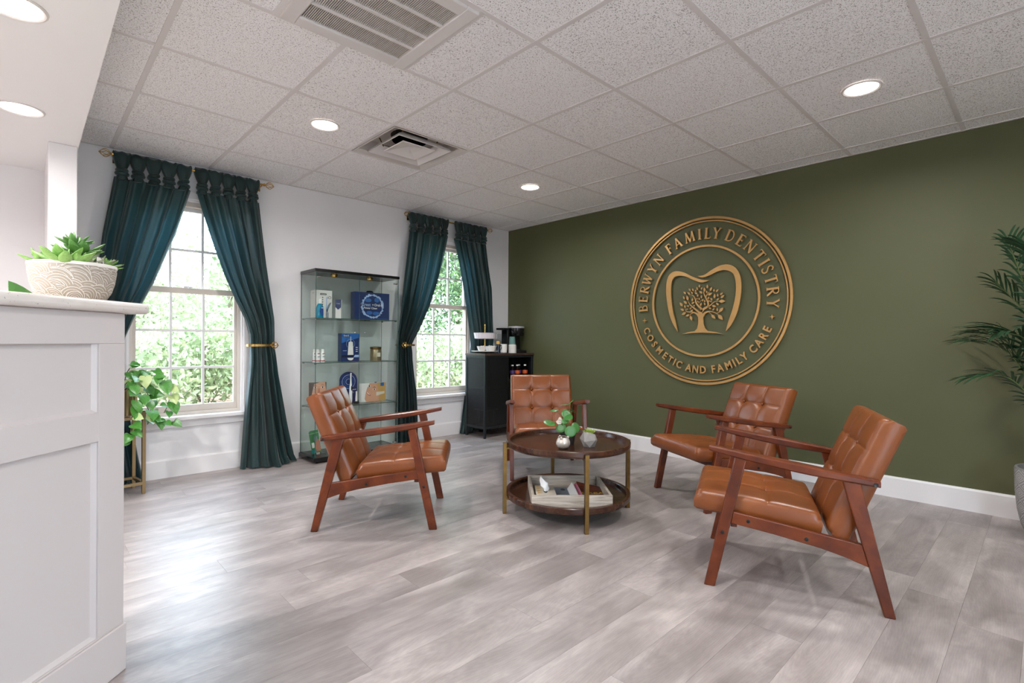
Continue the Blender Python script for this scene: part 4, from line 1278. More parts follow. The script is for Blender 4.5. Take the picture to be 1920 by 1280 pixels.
# ================================================================== GLASS DISPLAY CABINET
BX0, BX1, BY0, BY1, BH = -2.520, -1.728, -.335, -.022, 1.640
dc = thing('display_cabinet', 'tall frameless glass display cabinet with black base and top', 'display cabinet', ((BX0 + BX1) / 2, (BY0 + BY1) / 2, 0))
ox, oy = (BX0 + BX1) / 2, (BY0 + BY1) / 2
hx, hy = (BX1 - BX0) / 2, (BY1 - BY0) / 2
def gpanel(nm, x0, x1, y0, y1, z0, z1):
    """glass sheet whose narrow edges are green"""
    m = MB()
    dims = (x1 - x0, y1 - y0, z1 - z0)
    thin = dims.index(min(dims))
    vs = [(x0, y0, z0), (x1, y0, z0), (x1, y1, z0), (x0, y1, z0), (x0, y0, z1), (x1, y0, z1), (x1, y1, z1), (x0, y1, z1)]
    faces = {2: [(0, 3, 2, 1), (4, 5, 6, 7)], 1: [(0, 1, 5, 4), (2, 3, 7, 6)], 0: [(1, 2, 6, 5), (3, 0, 4, 7)]}
    k = len(m.v)
    for ax, fl in faces.items():
        m.cur = 0 if ax == thin else 1
        m.f += fl; m.mi += [m.cur] * 2
    m.v = vs
    return m.build(nm, ['cabinet_glass', 'glass_edge'], dc)
box('base', 'black_gloss', -hx - .012, hx + .012, -hy - .014, hy, .018, .052, dc, bevel=.003)
box('plinth', 'black_plastic', -hx + .02, hx - .02, -hy + .02, hy, 0, .018, dc)
box('top_board', 'black_gloss', -hx - .006, hx + .006, -hy - .006, hy, BH - .025, BH, dc, bevel=.002)
gpanel('side_glass', -hx, -hx + .005, -hy, hy, .052, BH - .025)
gpanel('side_glass', hx - .005, hx, -hy, hy, .052, BH - .025)
gpanel('back_glass', -hx + .005, hx - .005, hy - .005, hy, .052, BH - .025)
for a, b in ((-hx + .006, -.002), (.002, hx - .006)):
    d = gpanel('glass_door', a, b, -hy, -hy + .005, .06, BH - .03)
for sx in (-1, 1):
    MB().sphere((sx * .048, -hy - .012, 1.106), .0085, 10, 6).tube([(sx * .048, -hy, 1.106), (sx * .048, -hy - .012, 1.106)], .004, 8).build('door_knob', 'chrome', dc, smooth=60)
    for z in (BH - .07, .085):
        box('door_hinge', 'chrome', sx * (hx - .03) - .015, sx * (hx - .03) + .015, -hy - .002, -hy + .02, z - .008, z + .008, dc, bevel=.002)
SH = (1.228, .847, .466)
for z in SH:
    gpanel('glass_shelf', -hx + .008, hx - .008, -hy + .012, hy - .010, z - .006, z)
    for sx in (-1, 1):
        for yy in (-hy + .03, hy - .03):
            MB().tube([(sx * (hx - .005), yy, z - .010), (sx * (hx - .022), yy, z - .010)], .005, 8).build('shelf_clip', 'chrome', dc, smooth=60)
for x in (-.165, .180):
    MB().lathe([(.0005, 0), (.026, 0), (.030, .008), (.030, .018), (.0005, .018)], 20).build('puck_light', 'gold', dc, smooth=40, loc=(x, 0, BH - .0435))
box('lock_tab', 'grey_metal', .06, .105, -hy + .006, -hy + .02, SH[0] - .016, SH[0] - .007, dc)

# goods on the shelves: fronts face -y
def goods(nm, lab, cat, x, y, z, rz=0.0, group=None):
    return thing(nm, lab, cat, (x, y, z), rz, group)
Z1, Z2, Z3, Z4 = SH[0] + .0005, SH[1] + .0005, SH[2] + .0005, .0525
# toothbrush carton
t = goods('toothbrush_box', 'tall white toothbrush box on the top glass shelf', 'box', -2.372, -.105, Z1)
box('carton', 'white_paper', -.074, .074, -.055, .055, 0, .248, t, bevel=.001)
F = -.0553
flat('logo_badge', 'ink', [(-.030, .206), (.018, .206), (.024, .214), (.018, .222), (-.030, .222), (-.036, .214)], t, F)
text('logo_text', 'Oral-B', .015, 'white_paper', t, (-.006, F - .0008, .2135), (PI / 2, 0, 0), bold=.0003)
text('model_text', 'iO', .036, 'ink', t, (.048, F - .0008, .185), (PI / 2, 0, 0))
for k in range(4):
    flat('feature_icon', 'ink', disc(-.012, .185 - .020 * k, .0045, .006, 10), t, F)
flat('printed_swirl', 'grey_print', disc(.068, .02, .050, .125, 14, PI / 2, PI), t, F)
flat('printed_brush', 'pale_blue', [(.018, .06), (.028, .06), (.026, .16), (.026, .19), (.020, .19), (.020, .16)], t, F)
text('side_text', 'Oral-B', .018, 'grey_print', t, (-.0746, 0, .225), (PI / 2, 0, -PI / 2))
# mouthwash
t = goods('mouthwash_bottle', 'turquoise mouthwash bottle with white cap on the top shelf', 'bottle', -2.452, -.262, Z1)
MB().lathe([(.0005, 0), (.030, 0), (.032, .004), (.032, .06), (.030, .09), (.024, .110), (.014, .122), (.0005, .122)], 24, sy=.62).build('bottle_body', 'teal_liquid', t, smooth=40)
MB().lathe([(.0005, .122), (.015, .122), (.015, .160), (.013, .163), (.0005, .163)], 20, sy=.8).build('cap', 'white_plastic', t, smooth=40)
flat('label', 'blue_label', [(-.012, .05), (.008, .018), (.022, .02), (.022, .095), (.002, .095)], t, -.0206)
flat('label_text', 'white_paper', [(.004, .082), (.020, .082), (.020, .088), (.004, .088)], t, -.0214)
# small interdental brush pack
t = goods('interdental_brush', 'small dark brush pack beside the turquoise bottle', 'brush', -2.387, -.262, Z1)
MB().lathe([(.0005, 0), (.011, 0), (.011, .045), (.007, .055), (.0005, .056)], 14).build('handle', 'grey_print', t, smooth=40)
MB().lathe([(.006, .056), (.006, .074), (.003, .080), (.0005, .081)], 12).build('bristle_cap', 'ink', t, smooth=40)
# toothpaste carton, corner forward
t = goods('toothpaste_box', 'small white carton with blue and teal arrows on the top shelf', 'box', -2.270, -.235, Z1, math.radians(-38))
box('carton', 'white_paper', -.024, .024, -.022, .022, 0, .168, t)
flat('printed_arrow', 'navy_print', [(-.024, .168), (-.024, .100), (0, .078), (.024, .100), (.024, .168)], t, -.0221)
text('brand_text', 'Crest', .013, 'white_paper', t, (0, -.0232, .132), (PI / 2, 0, 0))
MB().prism([(-.022, .168), (-.022, .090), (0, .066), (.022, .090), (.022, .168)], -.0247, -.0241, lambda u, v, w: (w, u, v)).build('printed_arrow', 'teal_print', t)
MB().prism([(-.022, .168), (-.022, .130), (0, .112), (.022, .130), (.022, .168)], -.0252, -.0247, lambda u, v, w: (w, u, v)).build('printed_arrow', 'navy_print', t)
# big navy bundle
t = goods('toothbrush_bundle_box', 'wide navy box with white splash ring on the top shelf', 'box', -1.912, -.135, Z1)
box('carton', 'navy_print', -.178, .178, -.04, .04, 0, .258, t, bevel=.001)
F = -.0403
m = MB()
n = 64
rg = random.Random(5)
ro = [.112 + rg.uniform(-.006, .010) for _ in range(n)]
ri = [.098 + rg.uniform(-.006, .004) for _ in range(n)]
P = [(math.cos(2 * PI * k / n), math.sin(2 * PI * k / n)) for k in range(n)]
vs = [(P[k][0] * ro[k], F - .0006, .130 + P[k][1] * ro[k]) for k in range(n)] + [(P[k][0] * ri[k], F - .0006, .130 + P[k][1] * ri[k]) for k in range(n)]
m.add(vs, [(k, (k + 1) % n, n + (k + 1) % n, n + k) for k in range(n)])
m.build('splash_ring', 'pale_blue', t)
for (a, b, w, h) in ((-.045, .185, .034, .018), (.045, .19, .026, .022), (-.03, .068, .030, .018), (.04, .062, .036, .018)):
    flat('printed_splash', 'mid_blue', disc(a, b, w, h, 14), t, F)
text('brand_text', 'Crest', .040, 'pale_blue', t, (-.066, F - .0014, .142), (PI / 2, 0, 0), bold=.0006)
text('plus_text', '+', .030, 'white_paper', t, (.004, F - .0014, .142), (PI / 2, 0, 0), bold=.0006)
text('brand_text', 'Oral-B', .032, 'white_paper', t, (.062, F - .0014, .142), (PI / 2, 0, 0), bold=.0006)
flat('red_dot', 'red_print', disc(-.108, .142, .012, .014, 12), t, F)
text('slogan_text', 'Power Clean', .026, 'white_paper', t, (-.02, F - .0014, .112), (PI / 2, 0, 0), bold=.0004)
flat('fine_print', 'mid_blue', [(.05, .012), (.165, .012), (.165, .016), (.05, .016)], t, F)
t = goods('toothbrush_travel_case', 'black rounded case showing behind the wide navy box', 'case', -1.885, -.072, Z1)
MB().lathe([(.0005, 0), (.045, 0), (.048, .01), (.048, .255), (.030, .282), (.0005, .286)], 20, sy=.4).build('case', 'black_plastic', t, smooth=40)
# rinse tubes
for k, (x, y, lab) in enumerate(((-2.466, -.26, 'white rinse bottle with red lettering, left of the pair at shelf front'), (-2.424, -.26, 'white rinse bottle with red lettering, right of the pair at shelf front'),
                                 (-2.470, -.20, 'white rinse bottle standing behind the front pair'))):
    t = goods('rinse_bottle', lab, 'bottle', x, y, Z2, 0, 'white rinse bottles on the middle shelf')
    MB().lathe([(.0005, 0), (.018, 0), (.0185, .003), (.0175, .082), (.015, .088), (.0005, .088)], 20).build('bottle_body', 'white_plastic', t, smooth=40)
    MB().lathe([(.0005, .088), (.014, .088), (.0135, .112), (.0005, .114)], 18).build('cap', 'white_paper', t, smooth=40)
    for z in (.010, .074):
        MB().lathe([(.0187, z), (.0187, z + .008)], 20).build('printed_band', 'red_print', t) if z < .02 else None
    flat('brand_print', 'red_print', [(-.010, .070), (.011, .074), (.011, .081), (-.010, .077)], t, -.0186)
    flat('text_print', 'grey_print', [(-.009, .045), (.010, .045), (.010, .052), (-.009, .052)], t, -.0186)
# water flosser carton
t = goods('water_flosser_box', 'blue water flosser box on the middle glass shelf', 'box', -2.165, -.215, Z2)
box('carton', 'navy_print', -.086, .086, -.035, .035, 0, .252, t, bevel=.001)
F = -.0353
flat('printed_panel', 'mid_blue', [(-.084, .165), (.084, .215), (.084, .250), (-.084, .250)], t, F)
flat('logo_badge', 'navy_dark', [(-.074, .222), (-.014, .222), (-.008, .232), (-.014, .242), (-.074, .242)], t, F - .0006)
text('logo_text', 'Oral-B', .019, 'white_paper', t, (-.042, F - .0020, .2315), (PI / 2, 0, 0), bold=.0004)
MB().torus((0, F - .0006, .160), .040, .0011, 28, 4, lambda a, b, c: (a, c, b)).build('printed_circle', 'pale_blue', t)
flat('printed_flosser', 'white_paper', [(-.027, .060), (.027, .060), (.021, .175), (.004, .180), (.0035, .225), (-.0005, .225), (-.002, .180), (-.019, .175)], t, F - .001)
flat('printed_flosser', 'white_paper', [(-.030, .034), (-.024, .020), (-.010, .012), (.012, .012), (.024, .020), (.030, .034)], t, F - .001)
flat('printed_banner', 'navy_dark', [(-.086, .036), (.086, .036), (.086, .058), (-.086, .058)], t, F)
flat('printed_banner', 'pale_blue', [(.028, .038), (.086, .038), (.086, .060), (.042, .060)], t, F - .0006)
for k in range(3):
    flat('feature_icon', 'white_paper', [(.050, .088 + .018 * k), (.068, .088 + .018 * k), (.068, .094 + .018 * k), (.050, .094 + .018 * k)], t, F)
flat('text_print', 'pale_blue', [(-.072, .095), (-.036, .095), (-.036, .100), (-.072, .100)], t, F)
# candle
t = goods('jar_candle', 'smoky gold glass jar candle with lid on the middle shelf', 'candle', -1.898, -.215, Z2)
MB().lathe([(.0005, 0), (.048, 0), (.050, .004), (.050, .100), (.046, .110), (.0005, .110)], 32).build('jar', 'mercury_gold', t, smooth=40)
MB().lathe([(.0005, .110), (.052, .110), (.053, .118), (.052, .128), (.044, .132), (.0005, .134)], 32).build('lid', 'brass', t, smooth=40)
flat('label', 'cream_paper', [(-.012, .040), (.020, .040), (.020, .078), (-.012, .078)], t, -.0502, t=.004)
# printed portrait card (eyes)
t = goods('portrait_card', 'photo card of a face cropped at the eyes on the lower shelf', 'photo card', -2.425, -.16, Z3, math.radians(-6))
box('card', 'skin_print', -.074, .074, -.004, .004, 0, .203, t)
flat('printed_hair', 'hair_brown', [(-.074, 0), (-.044, 0), (-.050, .10), (-.030, .190), (.02, .203), (-.074, .203)], t, -.0041)
flat('printed_hair', 'hair_brown', [(.074, .203), (.066, .203), (.070, .15), (.074, .12)], t, -.0041)
for x in (-.020, .042):
    flat('printed_eye', 'white_paper', disc(x, .158, .015, .007, 14), t, -.0047)
    flat('printed_iris', 'ink', disc(x, .159, .007, .007, 12), t, -.0053)
    flat('printed_brow', 'hair_brown', [(x - .019, .174), (x, .182), (x + .018, .176), (x, .178)], t, -.0047)
flat('printed_nose', 'skin_shade', [(.004, .15), (.018, .15), (.024, .085), (.000, .085)], t, -.0047)
flat('printed_mouth', 'lip_print', disc(.012, .055, .026, .010, 14), t, -.0047)
# arched toothbrush stand
t = goods('toothbrush_display', 'arched navy display card with white electric toothbrush on the lower shelf', 'display stand', -2.145, -.17, Z3)
R = .084
MB().prism([(-R, 0), (R, 0)] + disc(0, .202, R, .084, 24, 0, PI) + [(-R, .202)], -.005, .005, lambda u, v, w: (u, w, v)).build('arched_board', 'navy_print', t)
for r, mm in ((.062, 'pale_blue'), (.044, 'mid_blue'), (.026, 'pale_blue')):
    MB().torus((0, -.0058, .195), r, .0022, 36, 4, lambda a, b, c: (a, c * .3, b)).build('printed_ring', mm, t)
MB().lathe([(.0005, .004), (.013, .004), (.0155, .04), (.014, .10), (.0125, .150), (.008, .175), (.0055, .22), (.0055, .262), (.0005, .264)], 18).build('toothbrush_handle', 'white_plastic', t, smooth=50, loc=(.012, -.024, 0))
MB().sphere((.012, -.026, .268), .0085, 10, 8, (1, 1.1, 1)).build('brush_head', 'white_plastic', t, smooth=80)
flat('brush_button', 'black_gloss', disc(.015, .138, .007, .024, 14), t, -.0375, t=.002)
text('logo_text', 'Oral-B', .016, 'white_paper', t, (.052, -.0062, .122), (PI / 2, 0, 0), bold=.0004)
text('model_text', 'O', .018, 'white_paper', t, (.044, -.0062, .096), (PI / 2, 0, 0))
box('stand_foot', 'black_plastic', -.07, .07, -.045, .02, 0, .004, t)
t = goods('brush_charger', 'small white brush head on a black charging base', 'charger', -2.098, -.235, Z3)
MB().lathe([(.0005, 0), (.026, 0), (.026, .014), (.020, .020), (.0005, .020)], 20).build('base', 'black_plastic', t, smooth=40)
MB().lathe([(.0005, .02), (.009, .02), (.009, .045), (.006, .09), (.007, .108), (.0005, .112)], 14).build('brush_head', 'white_plastic', t, smooth=40)
# smiling portrait box
t = goods('smile_photo_box', 'white box printed with a smiling blond face on the lower shelf', 'box', -1.900, -.165, Z3, math.radians(6))
box('carton', 'white_paper', -.134, .134, -.02, .02, 0, .172, t)
F = -.0203
flat('printed_hair', 'hair_blond', [(.02, 0), (.134, 0), (.134, .172), (.03, .172), (.01, .12)], t, F)
flat('printed_face', 'skin_print', [(-.10, .03), (-.085, .005), (-.05, 0), (.055, 0), (.060, .06), (.045, .12), (.025, .172), (-.045, .172), (-.072, .13), (-.088, .09), (-.094, .06)], t, F - .0006)
flat('printed_mouth', 'lip_print', [(-.082, .082), (-.058, .060), (-.036, .052), (-.036, .062), (-.058, .078), (-.078, .094)], t, F - .0012)
flat('printed_teeth', 'white_paper', [(-.078, .084), (-.058, .068), (-.040, .060), (-.058, .078), (-.076, .092)], t, F - .0016)
for x, z in ((-.050, .145), (.004, .112)):
    flat('printed_eye', 'white_paper', disc(x, z, .016, .008, 12), t, F - .0012)
    flat('printed_iris', 'ink', disc(x, z, .007, .008, 10), t, F - .0018)
flat('printed_brow', 'hair_brown', [(-.018, .128), (.008, .138), (.026, .118), (.008, .132)], t, F - .0012)
flat('printed_strip', 'cream_paper', [(.026, .050), (.118, .066), (.118, .088), (.026, .086)], t, F - .0012)
flat('logo_badge', 'mid_blue', [(.074, .140), (.112, .140), (.112, .172), (.074, .172)], t, F - .0012)
flat('lid_tab', 'blue_label', [(.010, .172), (.032, .172), (.032, .180), (.010, .180)], t, F + .004, t=.002)
# leaflet on the base
t = goods('leaflet_holder', 'green leaflet with a white patch in a clear holder on the cabinet base', 'leaflet', -2.425, -.175, Z4, math.radians(20))
lean = Matrix.Rotation(math.radians(-14), 4, 'X')
def leanp(nm, mm, poly, y):
    b = MB().prism(poly, y - .0008, y, lambda u, v, w: (u, w, v))
    b.v = [tuple(lean @ Vector(v) + Vector((0, .012, .004))) for v in b.v]
    b.build(nm, mm, t)
leanp('leaflet', 'green_print', [(-.052, 0), (.052, 0), (.052, .195), (-.030, .195), (-.052, .185)], 0)
leanp('printed_line', 'white_paper', [(-.05, .165), (.05, .170), (.05, .172), (-.05, .167)], -.001)
leanp('printed_patch', 'white_paper', [(-.040, .045), (-.012, .045), (-.012, .090), (-.040, .090)], -.001)
leanp('printed_photo', 'skin_shade', [(-.006, .012), (.050, .012), (.050, .110), (.010, .118), (-.006, .09)], -.001)
leanp('printed_photo', 'grey_print', [(-.012, .105), (.030, .100), (.030, .140), (-.006, .142)], -.0018)
leanp('printed_band', 'teal_print', [(-.050, .004), (.00, .004), (.00, .030), (-.050, .030)], -.001)
box('holder_foot', 'clear_glass', -.055, .055, -.045, .02, 0, .004, t)
MB().box(-.055, .055, -.045, -.042, .004, .022).build('holder_lip', 'clear_glass', t)

# ================================================================== BLACK COFFEE CABINET
KX0, KX1, KY0, KY1 = -.745, -.014, -.445, -.115
kc = thing('coffee_cabinet', 'black metal cabinet with mesh sides and dark wood top in the corner', 'cabinet', ((KX0 + KX1) / 2, (KY0 + KY1) / 2, 0))
hx, hy = (KX1 - KX0) / 2, (KY1 - KY0) / 2
box('top_board', 'wood_cabtop', -hx - .008, hx + .004, -hy - .010, hy, .882, .905, kc, bevel=.002)
for sx in (-1, 1):
    for sy in (-1, 1):
        MB().box(sx * hx - (.024 if sx > 0 else 0), sx * hx + (0 if sx > 0 else .024), sy * hy - (.024 if sy > 0 else 0), sy * hy + (0 if sy > 0 else .024), .0, .882).build('corner_post', 'grey_metal', kc, bevel=.002)
        MB().lathe([(.013, 0), (.013, .012), (.010, .02)], 12).build('foot', 'black_plastic', kc, loc=(sx * (hx - .012), sy * (hy - .012), 0))
for z0, z1 in ((.100, .124), (.858, .882)):
    for sy in (-1, 1):
        MB().box(-hx + .024, hx - .024, sy * hy - (.018 if sy > 0 else 0), sy * hy + (0 if sy > 0 else .018), z0, z1).build('rail', 'grey_metal', kc)
    for sx in (-1, 1):
        MB().box(sx * hx - (.018 if sx > 0 else 0), sx * hx + (0 if sx > 0 else .018), -hy + .024, hy - .024, z0, z1).build('rail', 'grey_metal', kc)
box('bottom_board', 'black_metal', -hx + .018, hx - .018, -hy + .018, hy - .018, .104, .118, kc)
box('shelf', 'grey_metal', -hx + .010, -.02, -hy + .018, hy - .018, .512, .524, kc)
box('back_panel', 'black_metal', -hx + .024, hx - .024, hy - .012, hy - .008, .118, .882, kc)
box('divider', 'black_metal', -.020, -.006, -hy + .018, hy - .012, .118, .860, kc)
box('cubby_floor', 'black_metal', -.006, hx - .018, -hy + .010, hy - .012, .590, .604, kc)
box('lower_front', 'black_metal', -.006, hx - .024, -hy + .004, -hy + .016, .124, .590, kc)
box('right_panel', 'black_metal', hx - .016, hx - .010, -hy + .024, hy - .024, .118, .870, kc)
box('side_screen', 'screen', -hx + .006, -hx + .008, -hy + .024, hy - .024, .124, .858, kc)
dr = box('door_screen', 'screen', -hx + .024, -.02, -hy + .006, -hy + .008, .124, .858, kc)
MB().box(-hx + .024, -hx + .036, -hy + .002, -hy + .012, .124, .858).box(-.032, -.02, -hy + .002, -hy + .012, .124, .858).build('door_frame', 'black_metal', kc)
# inside
t = thing('lantern', 'pale framed lantern on the floor of the mesh cabinet', 'lantern', (-.600, -.30, .1185))
for sx in (-1, 1):
    for sy in (-1, 1):
        box('post', 'white_paper', sx * .065 - .010, sx * .065 + .010, sy * .06 - .010, sy * .06 + .010, .018, .165, t)
box('base', 'white_paper', -.085, .085, -.08, .08, 0, .018, t)
box('roof', 'white_paper', -.095, .095, -.09, .09, .165, .180, t)
MB().lathe([(.0005, .018), (.028, .018), (.028, .085), (.0005, .088)], 20).build('candle', 'cream_paper', t, smooth=40)
t = thing('glass_hurricane', 'clear glass hurricane vase on the shelf inside the mesh cabinet', 'vase', (-.655, -.26, .5245))
MB().lathe([(.0005, 0), (.030, 0), (.032, .01), (.016, .03), (.044, .09), (.050, .14), (.038, .19), (.034, .22), (.036, .225), (.032, .225), (.030, .19), (.046, .14), (.040, .09), (.0005, .04)], 28).build('vase', 'clear_glass', t, smooth=50)
for k, (x, y, lc, lab) in enumerate(((-.288, -.385, 'purple_label', 'dark bottle with purple label, leftmost in the cabinet cubby'), (-.212, -.385, 'orange_label', 'dark bottle with orange label, second from left in the cubby'),
                                    (-.140, -.340, 'purple_label', 'dark bottle at the back of the cabinet cubby'), (-.092, -.390, 'orange_label', 'dark bottle with orange label, rightmost in the cabinet cubby'))):
    t = thing('drink_bottle', lab, 'bottle', (x, y, .6045), 0, 'drink bottles in the cabinet cubby')
    MB().lathe([(.0005, 0), (.027, 0), (.030, .006), (.030, .045), (.027, .055), (.030, .066), (.030, .105), (.024, .128), (.012, .148), (.012, .156), (.0005, .156)], 20).build('bottle_body', 'drink_glass', t, smooth=50)
    MB().lathe([(.0005, .154), (.014, .154), (.014, .168), (.0005, .169)], 16).build('cap', 'white_plastic', t, smooth=40)
    MB().lathe([(.0305, .066), (.0308, .068), (.0308, .102), (.0305, .104)], 20).build('label', lc, t, smooth=40)
# on top
ZK = .9055
t = thing('two_tier_stand', 'white two tier serving stand with gold stem on the black cabinet', 'serving stand', (-.600, -.272, ZK))
MB().lathe([(.0005, .012), (.120, .012), (.148, .020), (.150, .026), (.146, .026), (.118, .019), (.0005, .019)], 36).build('lower_plate', 'white_ceramic', t, smooth=40)
for k in range(3):
    MB().sphere((.09 * math.cos(2.1 * k), .09 * math.sin(2.1 * k), .007), .0072, 8, 6).build('foot', 'black_plastic', t, smooth=80)
MB().tube([(0, 0, .018), (0, 0, .30)], .0055, 12).sphere((0, 0, .305), .010, 10, 8, (1, 1, 1.6)).build('stem', 'gold', t, smooth=60)
n = 40
rings = []
for r, z in ((.095, .158), (.112, .162), (.122, .218), (.126, .224), (.120, .224), (.108, .170), (.090, .166)):
    rings.append([(r * (1 + .022 * (k % 2)) * math.cos(2 * PI * k / n), r * (1 + .022 * (k % 2)) * math.sin(2 * PI * k / n), z) for k in range(n)])
MB().loft(rings).build('upper_dish', 'quilt_pearl', t)
for k, (dx_, dy_, lab) in enumerate(((-.085, -.045, 'white bowl of creamers on the stand, left of the pair'), (.022, -.085, 'white bowl of creamers at the front of the stand'), (.078, .02, 'white bowl of creamers at the right of the stand'))):
    b = thing('snack_bowl', lab, 'bowl', (-.600 + dx_, -.272 + dy_, ZK + .0205), 0, 'white bowls on the serving stand')
    MB().lathe([(.0005, 0), (.024, 0), (.040, .018), (.052, .050), (.054, .056), (.050, .056), (.038, .022), (.0005, .008)], 28).build('bowl', 'white_ceramic', b, smooth=40)
    for q in range(9):
        a, r = random.uniform(0, 6.28), random.uniform(0, .032)
        MB().lathe([(.0005, 0), (.008, 0), (.010, .012), (.011, .014), (.0005, .015)], 10).build('creamer_cup', ['white_paper', 'cream_paper', 'ink'][q % 3 if q % 4 == 0 else 0], b, loc=(r * math.cos(a), r * math.sin(a), .038 + random.uniform(0, .012)), rot=(random.uniform(-.9, .9), random.uniform(-.9, .9), 0))
t = thing('syrup_dispenser', 'small navy dispenser with gold top beside the mug', 'dispenser', (-.488, -.365, ZK))
MB().lathe([(.0005, 0), (.026, 0), (.027, .01), (.022, .05), (.027, .085), (.022, .100), (.0005, .100)], 20).build('body', 'navy_glaze', t, smooth=50)
MB().lathe([(.0005, .100), (.020, .100), (.022, .115), (.020, .134), (.0005, .136)], 18).build('cap', 'gold_cap', t, smooth=40)
MB().tube(bez([(.024, 0, .09), (.048, 0, .085), (.046, 0, .055), (.030, 0, .035)], 5), .005, 8).build('handle', 'black_plastic', t, smooth=60)
t = thing('coffee_mug', 'plain cream mug on the black cabinet beside the paper cups', 'mug', (-.398, -.345, ZK))
MB().lathe([(.0005, 0), (.038, 0), (.046, .008), (.049, .10), (.046, .10), (.042, .012), (.0005, .010)], 28).build('cup', 'white_ceramic', t, smooth=40)
MB().tube(bez([(-.046, 0, .08), (-.074, 0, .078), (-.078, 0, .045), (-.048, 0, .022)], 6), .0055, 8).build('handle', 'black_plastic', t, smooth=60)
t = thing('paper_cup_stack', 'stack of white paper cups on the black cabinet', 'paper cups', (-.282, -.375, ZK))
me = MB().lathe([(.044, 0), (.047, .001), (.047, .006), (.040, .0135)], 28).mesh('cup_rim', 'white_paper', 40)
for k in range(8):
    link('cup_rim', me, t, (0, 0, k * .0115))
MB().lathe([(.040, .0), (.040, .090), (.034, .098), (.0005, .098)], 28).build('cup_body', 'white_paper', t, smooth=40)
t = thing('green_paper_cup', 'upturned grey green paper cup on top of the white cup stack', 'paper cup', (-.282, -.375, ZK + .0985))
MB().lathe([(.0385, 0), (.040, .001), (.040, .005), (.036, .008), (.031, .084), (.028, .086), (.0005, .084)], 28).build('cup', 'cup_green', t, smooth=40)
t = thing('coffee_maker', 'black pod coffee maker with silver lid on the black cabinet', 'coffee maker', (-.135, -.255, ZK))
box('base', 'black_plastic', -.10, .105, -.10, .115, 0, .030, t, bevel=.006)
box('body', 'black_plastic', -.10, .105, .01, .115, .030, .285, t, bevel=.008)
MB().lathe([(.0005, .195), (.082, .195), (.090, .205), (.090, .285), (.0005, .285)], 32, sx=1.0, sy=1.05).build('brew_head', 'black_gloss', t, smooth=40, loc=(.012, -.02, 0))
MB().lathe([(.0005, .2855), (.094, .2855), (.096, .296), (.090, .306), (.0005, .312)], 32).build('lid', 'satin_silver', t, smooth=40, loc=(.012, -.02, 0))
MB().lathe([(.0005, .0305), (.055, .0305), (.055, .036), (.0005, .036)], 24).build('drip_tray', 'grey_metal', t, smooth=40, loc=(.012, -.04, 0))
MB().box(-.175, -.104, .0, .110, .02, .215).build('water_tank', 'clear_glass', t, bevel=.006)
box('tank_lid', 'black_plastic', -.185, -.100, -.010, .115, .262, .285, t, bevel=.004)
box('tank_rib', 'black_plastic', -.125, -.118, -.004, .0, .02, .262, t)
box('brand_plate', 'chrome', .03, .065, -.1155, -.1145, .235, .242, t)
# ================================================================== PLANTS
# bowl of succulents on the countertop
def on_counter(s, y, z=1.1555):
    return (CNT[0] + s * math.cos(CA) - y * math.sin(CA), CNT[1] + s * math.sin(CA) + y * math.cos(CA), z)
bw = thing('succulent_bowl', 'carved taupe and white planter bowl of succulents on the reception counter', 'potted plant', on_counter(-.010, .160), CA)
PROF = [(.068, 0), (.081, .008), (.094, .030), (.103, .060), (.1075, .090), (.1085, .112)]
MB().lathe([(.0005, 0)] + PROF + [(.1065, .116), (.1005, .116), (.0975, .098), (.0005, .092)], 64).build('bowl', 'bowl_taupe', bw, smooth=50)
MB().lathe([(.109, .108), (.110, .110), (.109, .117), (.1045, .1185), (.100, .117), (.0995, .112)], 64).build('rim', 'bowl_line', bw, smooth=50)
MB().lathe([(.0005, .100), (.0965, .098), (.0975, .094)], 40).build('soil', 'soil', bw)
def on_bowl(ang, z, lift=.0008):
    z = max(.001, min(.112, z))
    r = float(np.interp(z, [p[1] for p in PROF], [p[0] for p in PROF])) + lift
    return (r * math.cos(ang), r * math.sin(ang), z)
# overlapping carved fans
rg = random.Random(11)
fans = []
for k in range(300):
    fans.append((rg.uniform(PI / 2, PI * 2.5), rg.uniform(-.01, .115), rg.uniform(.020, .042), rg.uniform(-1.3, 1.3)))
RB = .104
fans.sort(key=lambda f: -f[1] * 1.0 - .35 * RB * f[0] + rg.uniform(0, .02))
m = MB()
for i, (a, z, r, tl) in enumerate(fans):
    later = [f for f in fans[i + 1:] if abs(f[0] - a) * RB < r + f[2]]
    nr = 5
    for q in range(1, nr + 1):
        rr = r * q / nr
        lw = .0010 if q < nr else .0015
        n = max(12, int(rr / .0012))
        ok = []
        for s in range(n + 1):
            th = tl + 2 * PI * s / n
            du, dv = rr * math.cos(th), rr * math.sin(th)
            u, v = a + du / RB, z + dv
            vis = .002 < v < .109
            for f in later:
                d = u - f[0]
                if (d * RB) ** 2 + (v - f[1]) ** 2 < f[2] ** 2:
                    vis = False; break
            ok.append((vis, th))
        for s in range(n):
            if ok[s][0] and ok[s + 1][0]:
                qd = []
                for th, e in ((ok[s][1], -1), (ok[s + 1][1], -1), (ok[s + 1][1], 1), (ok[s][1], 1)):
                    r2 = rr + e * lw / 2
                    qd.append(on_bowl(a + r2 * math.cos(th) / RB, z + r2 * math.sin(th)))
                m.add(qd, [(0, 1, 2, 3)])
tag(m.build('carved_lines', 'bowl_line', bw), kind='stuff')
LG, LD, LGY = fleshy('leaf', 'leaf_succulent', .40), fleshy('leaf', 'leaf_succulent_dark', .46), fleshy('leaf', 'leaf_succulent_grey', .46)
LPT = fleshy('leaf', 'leaf_succulent', .24, .10)
random.seed(21)
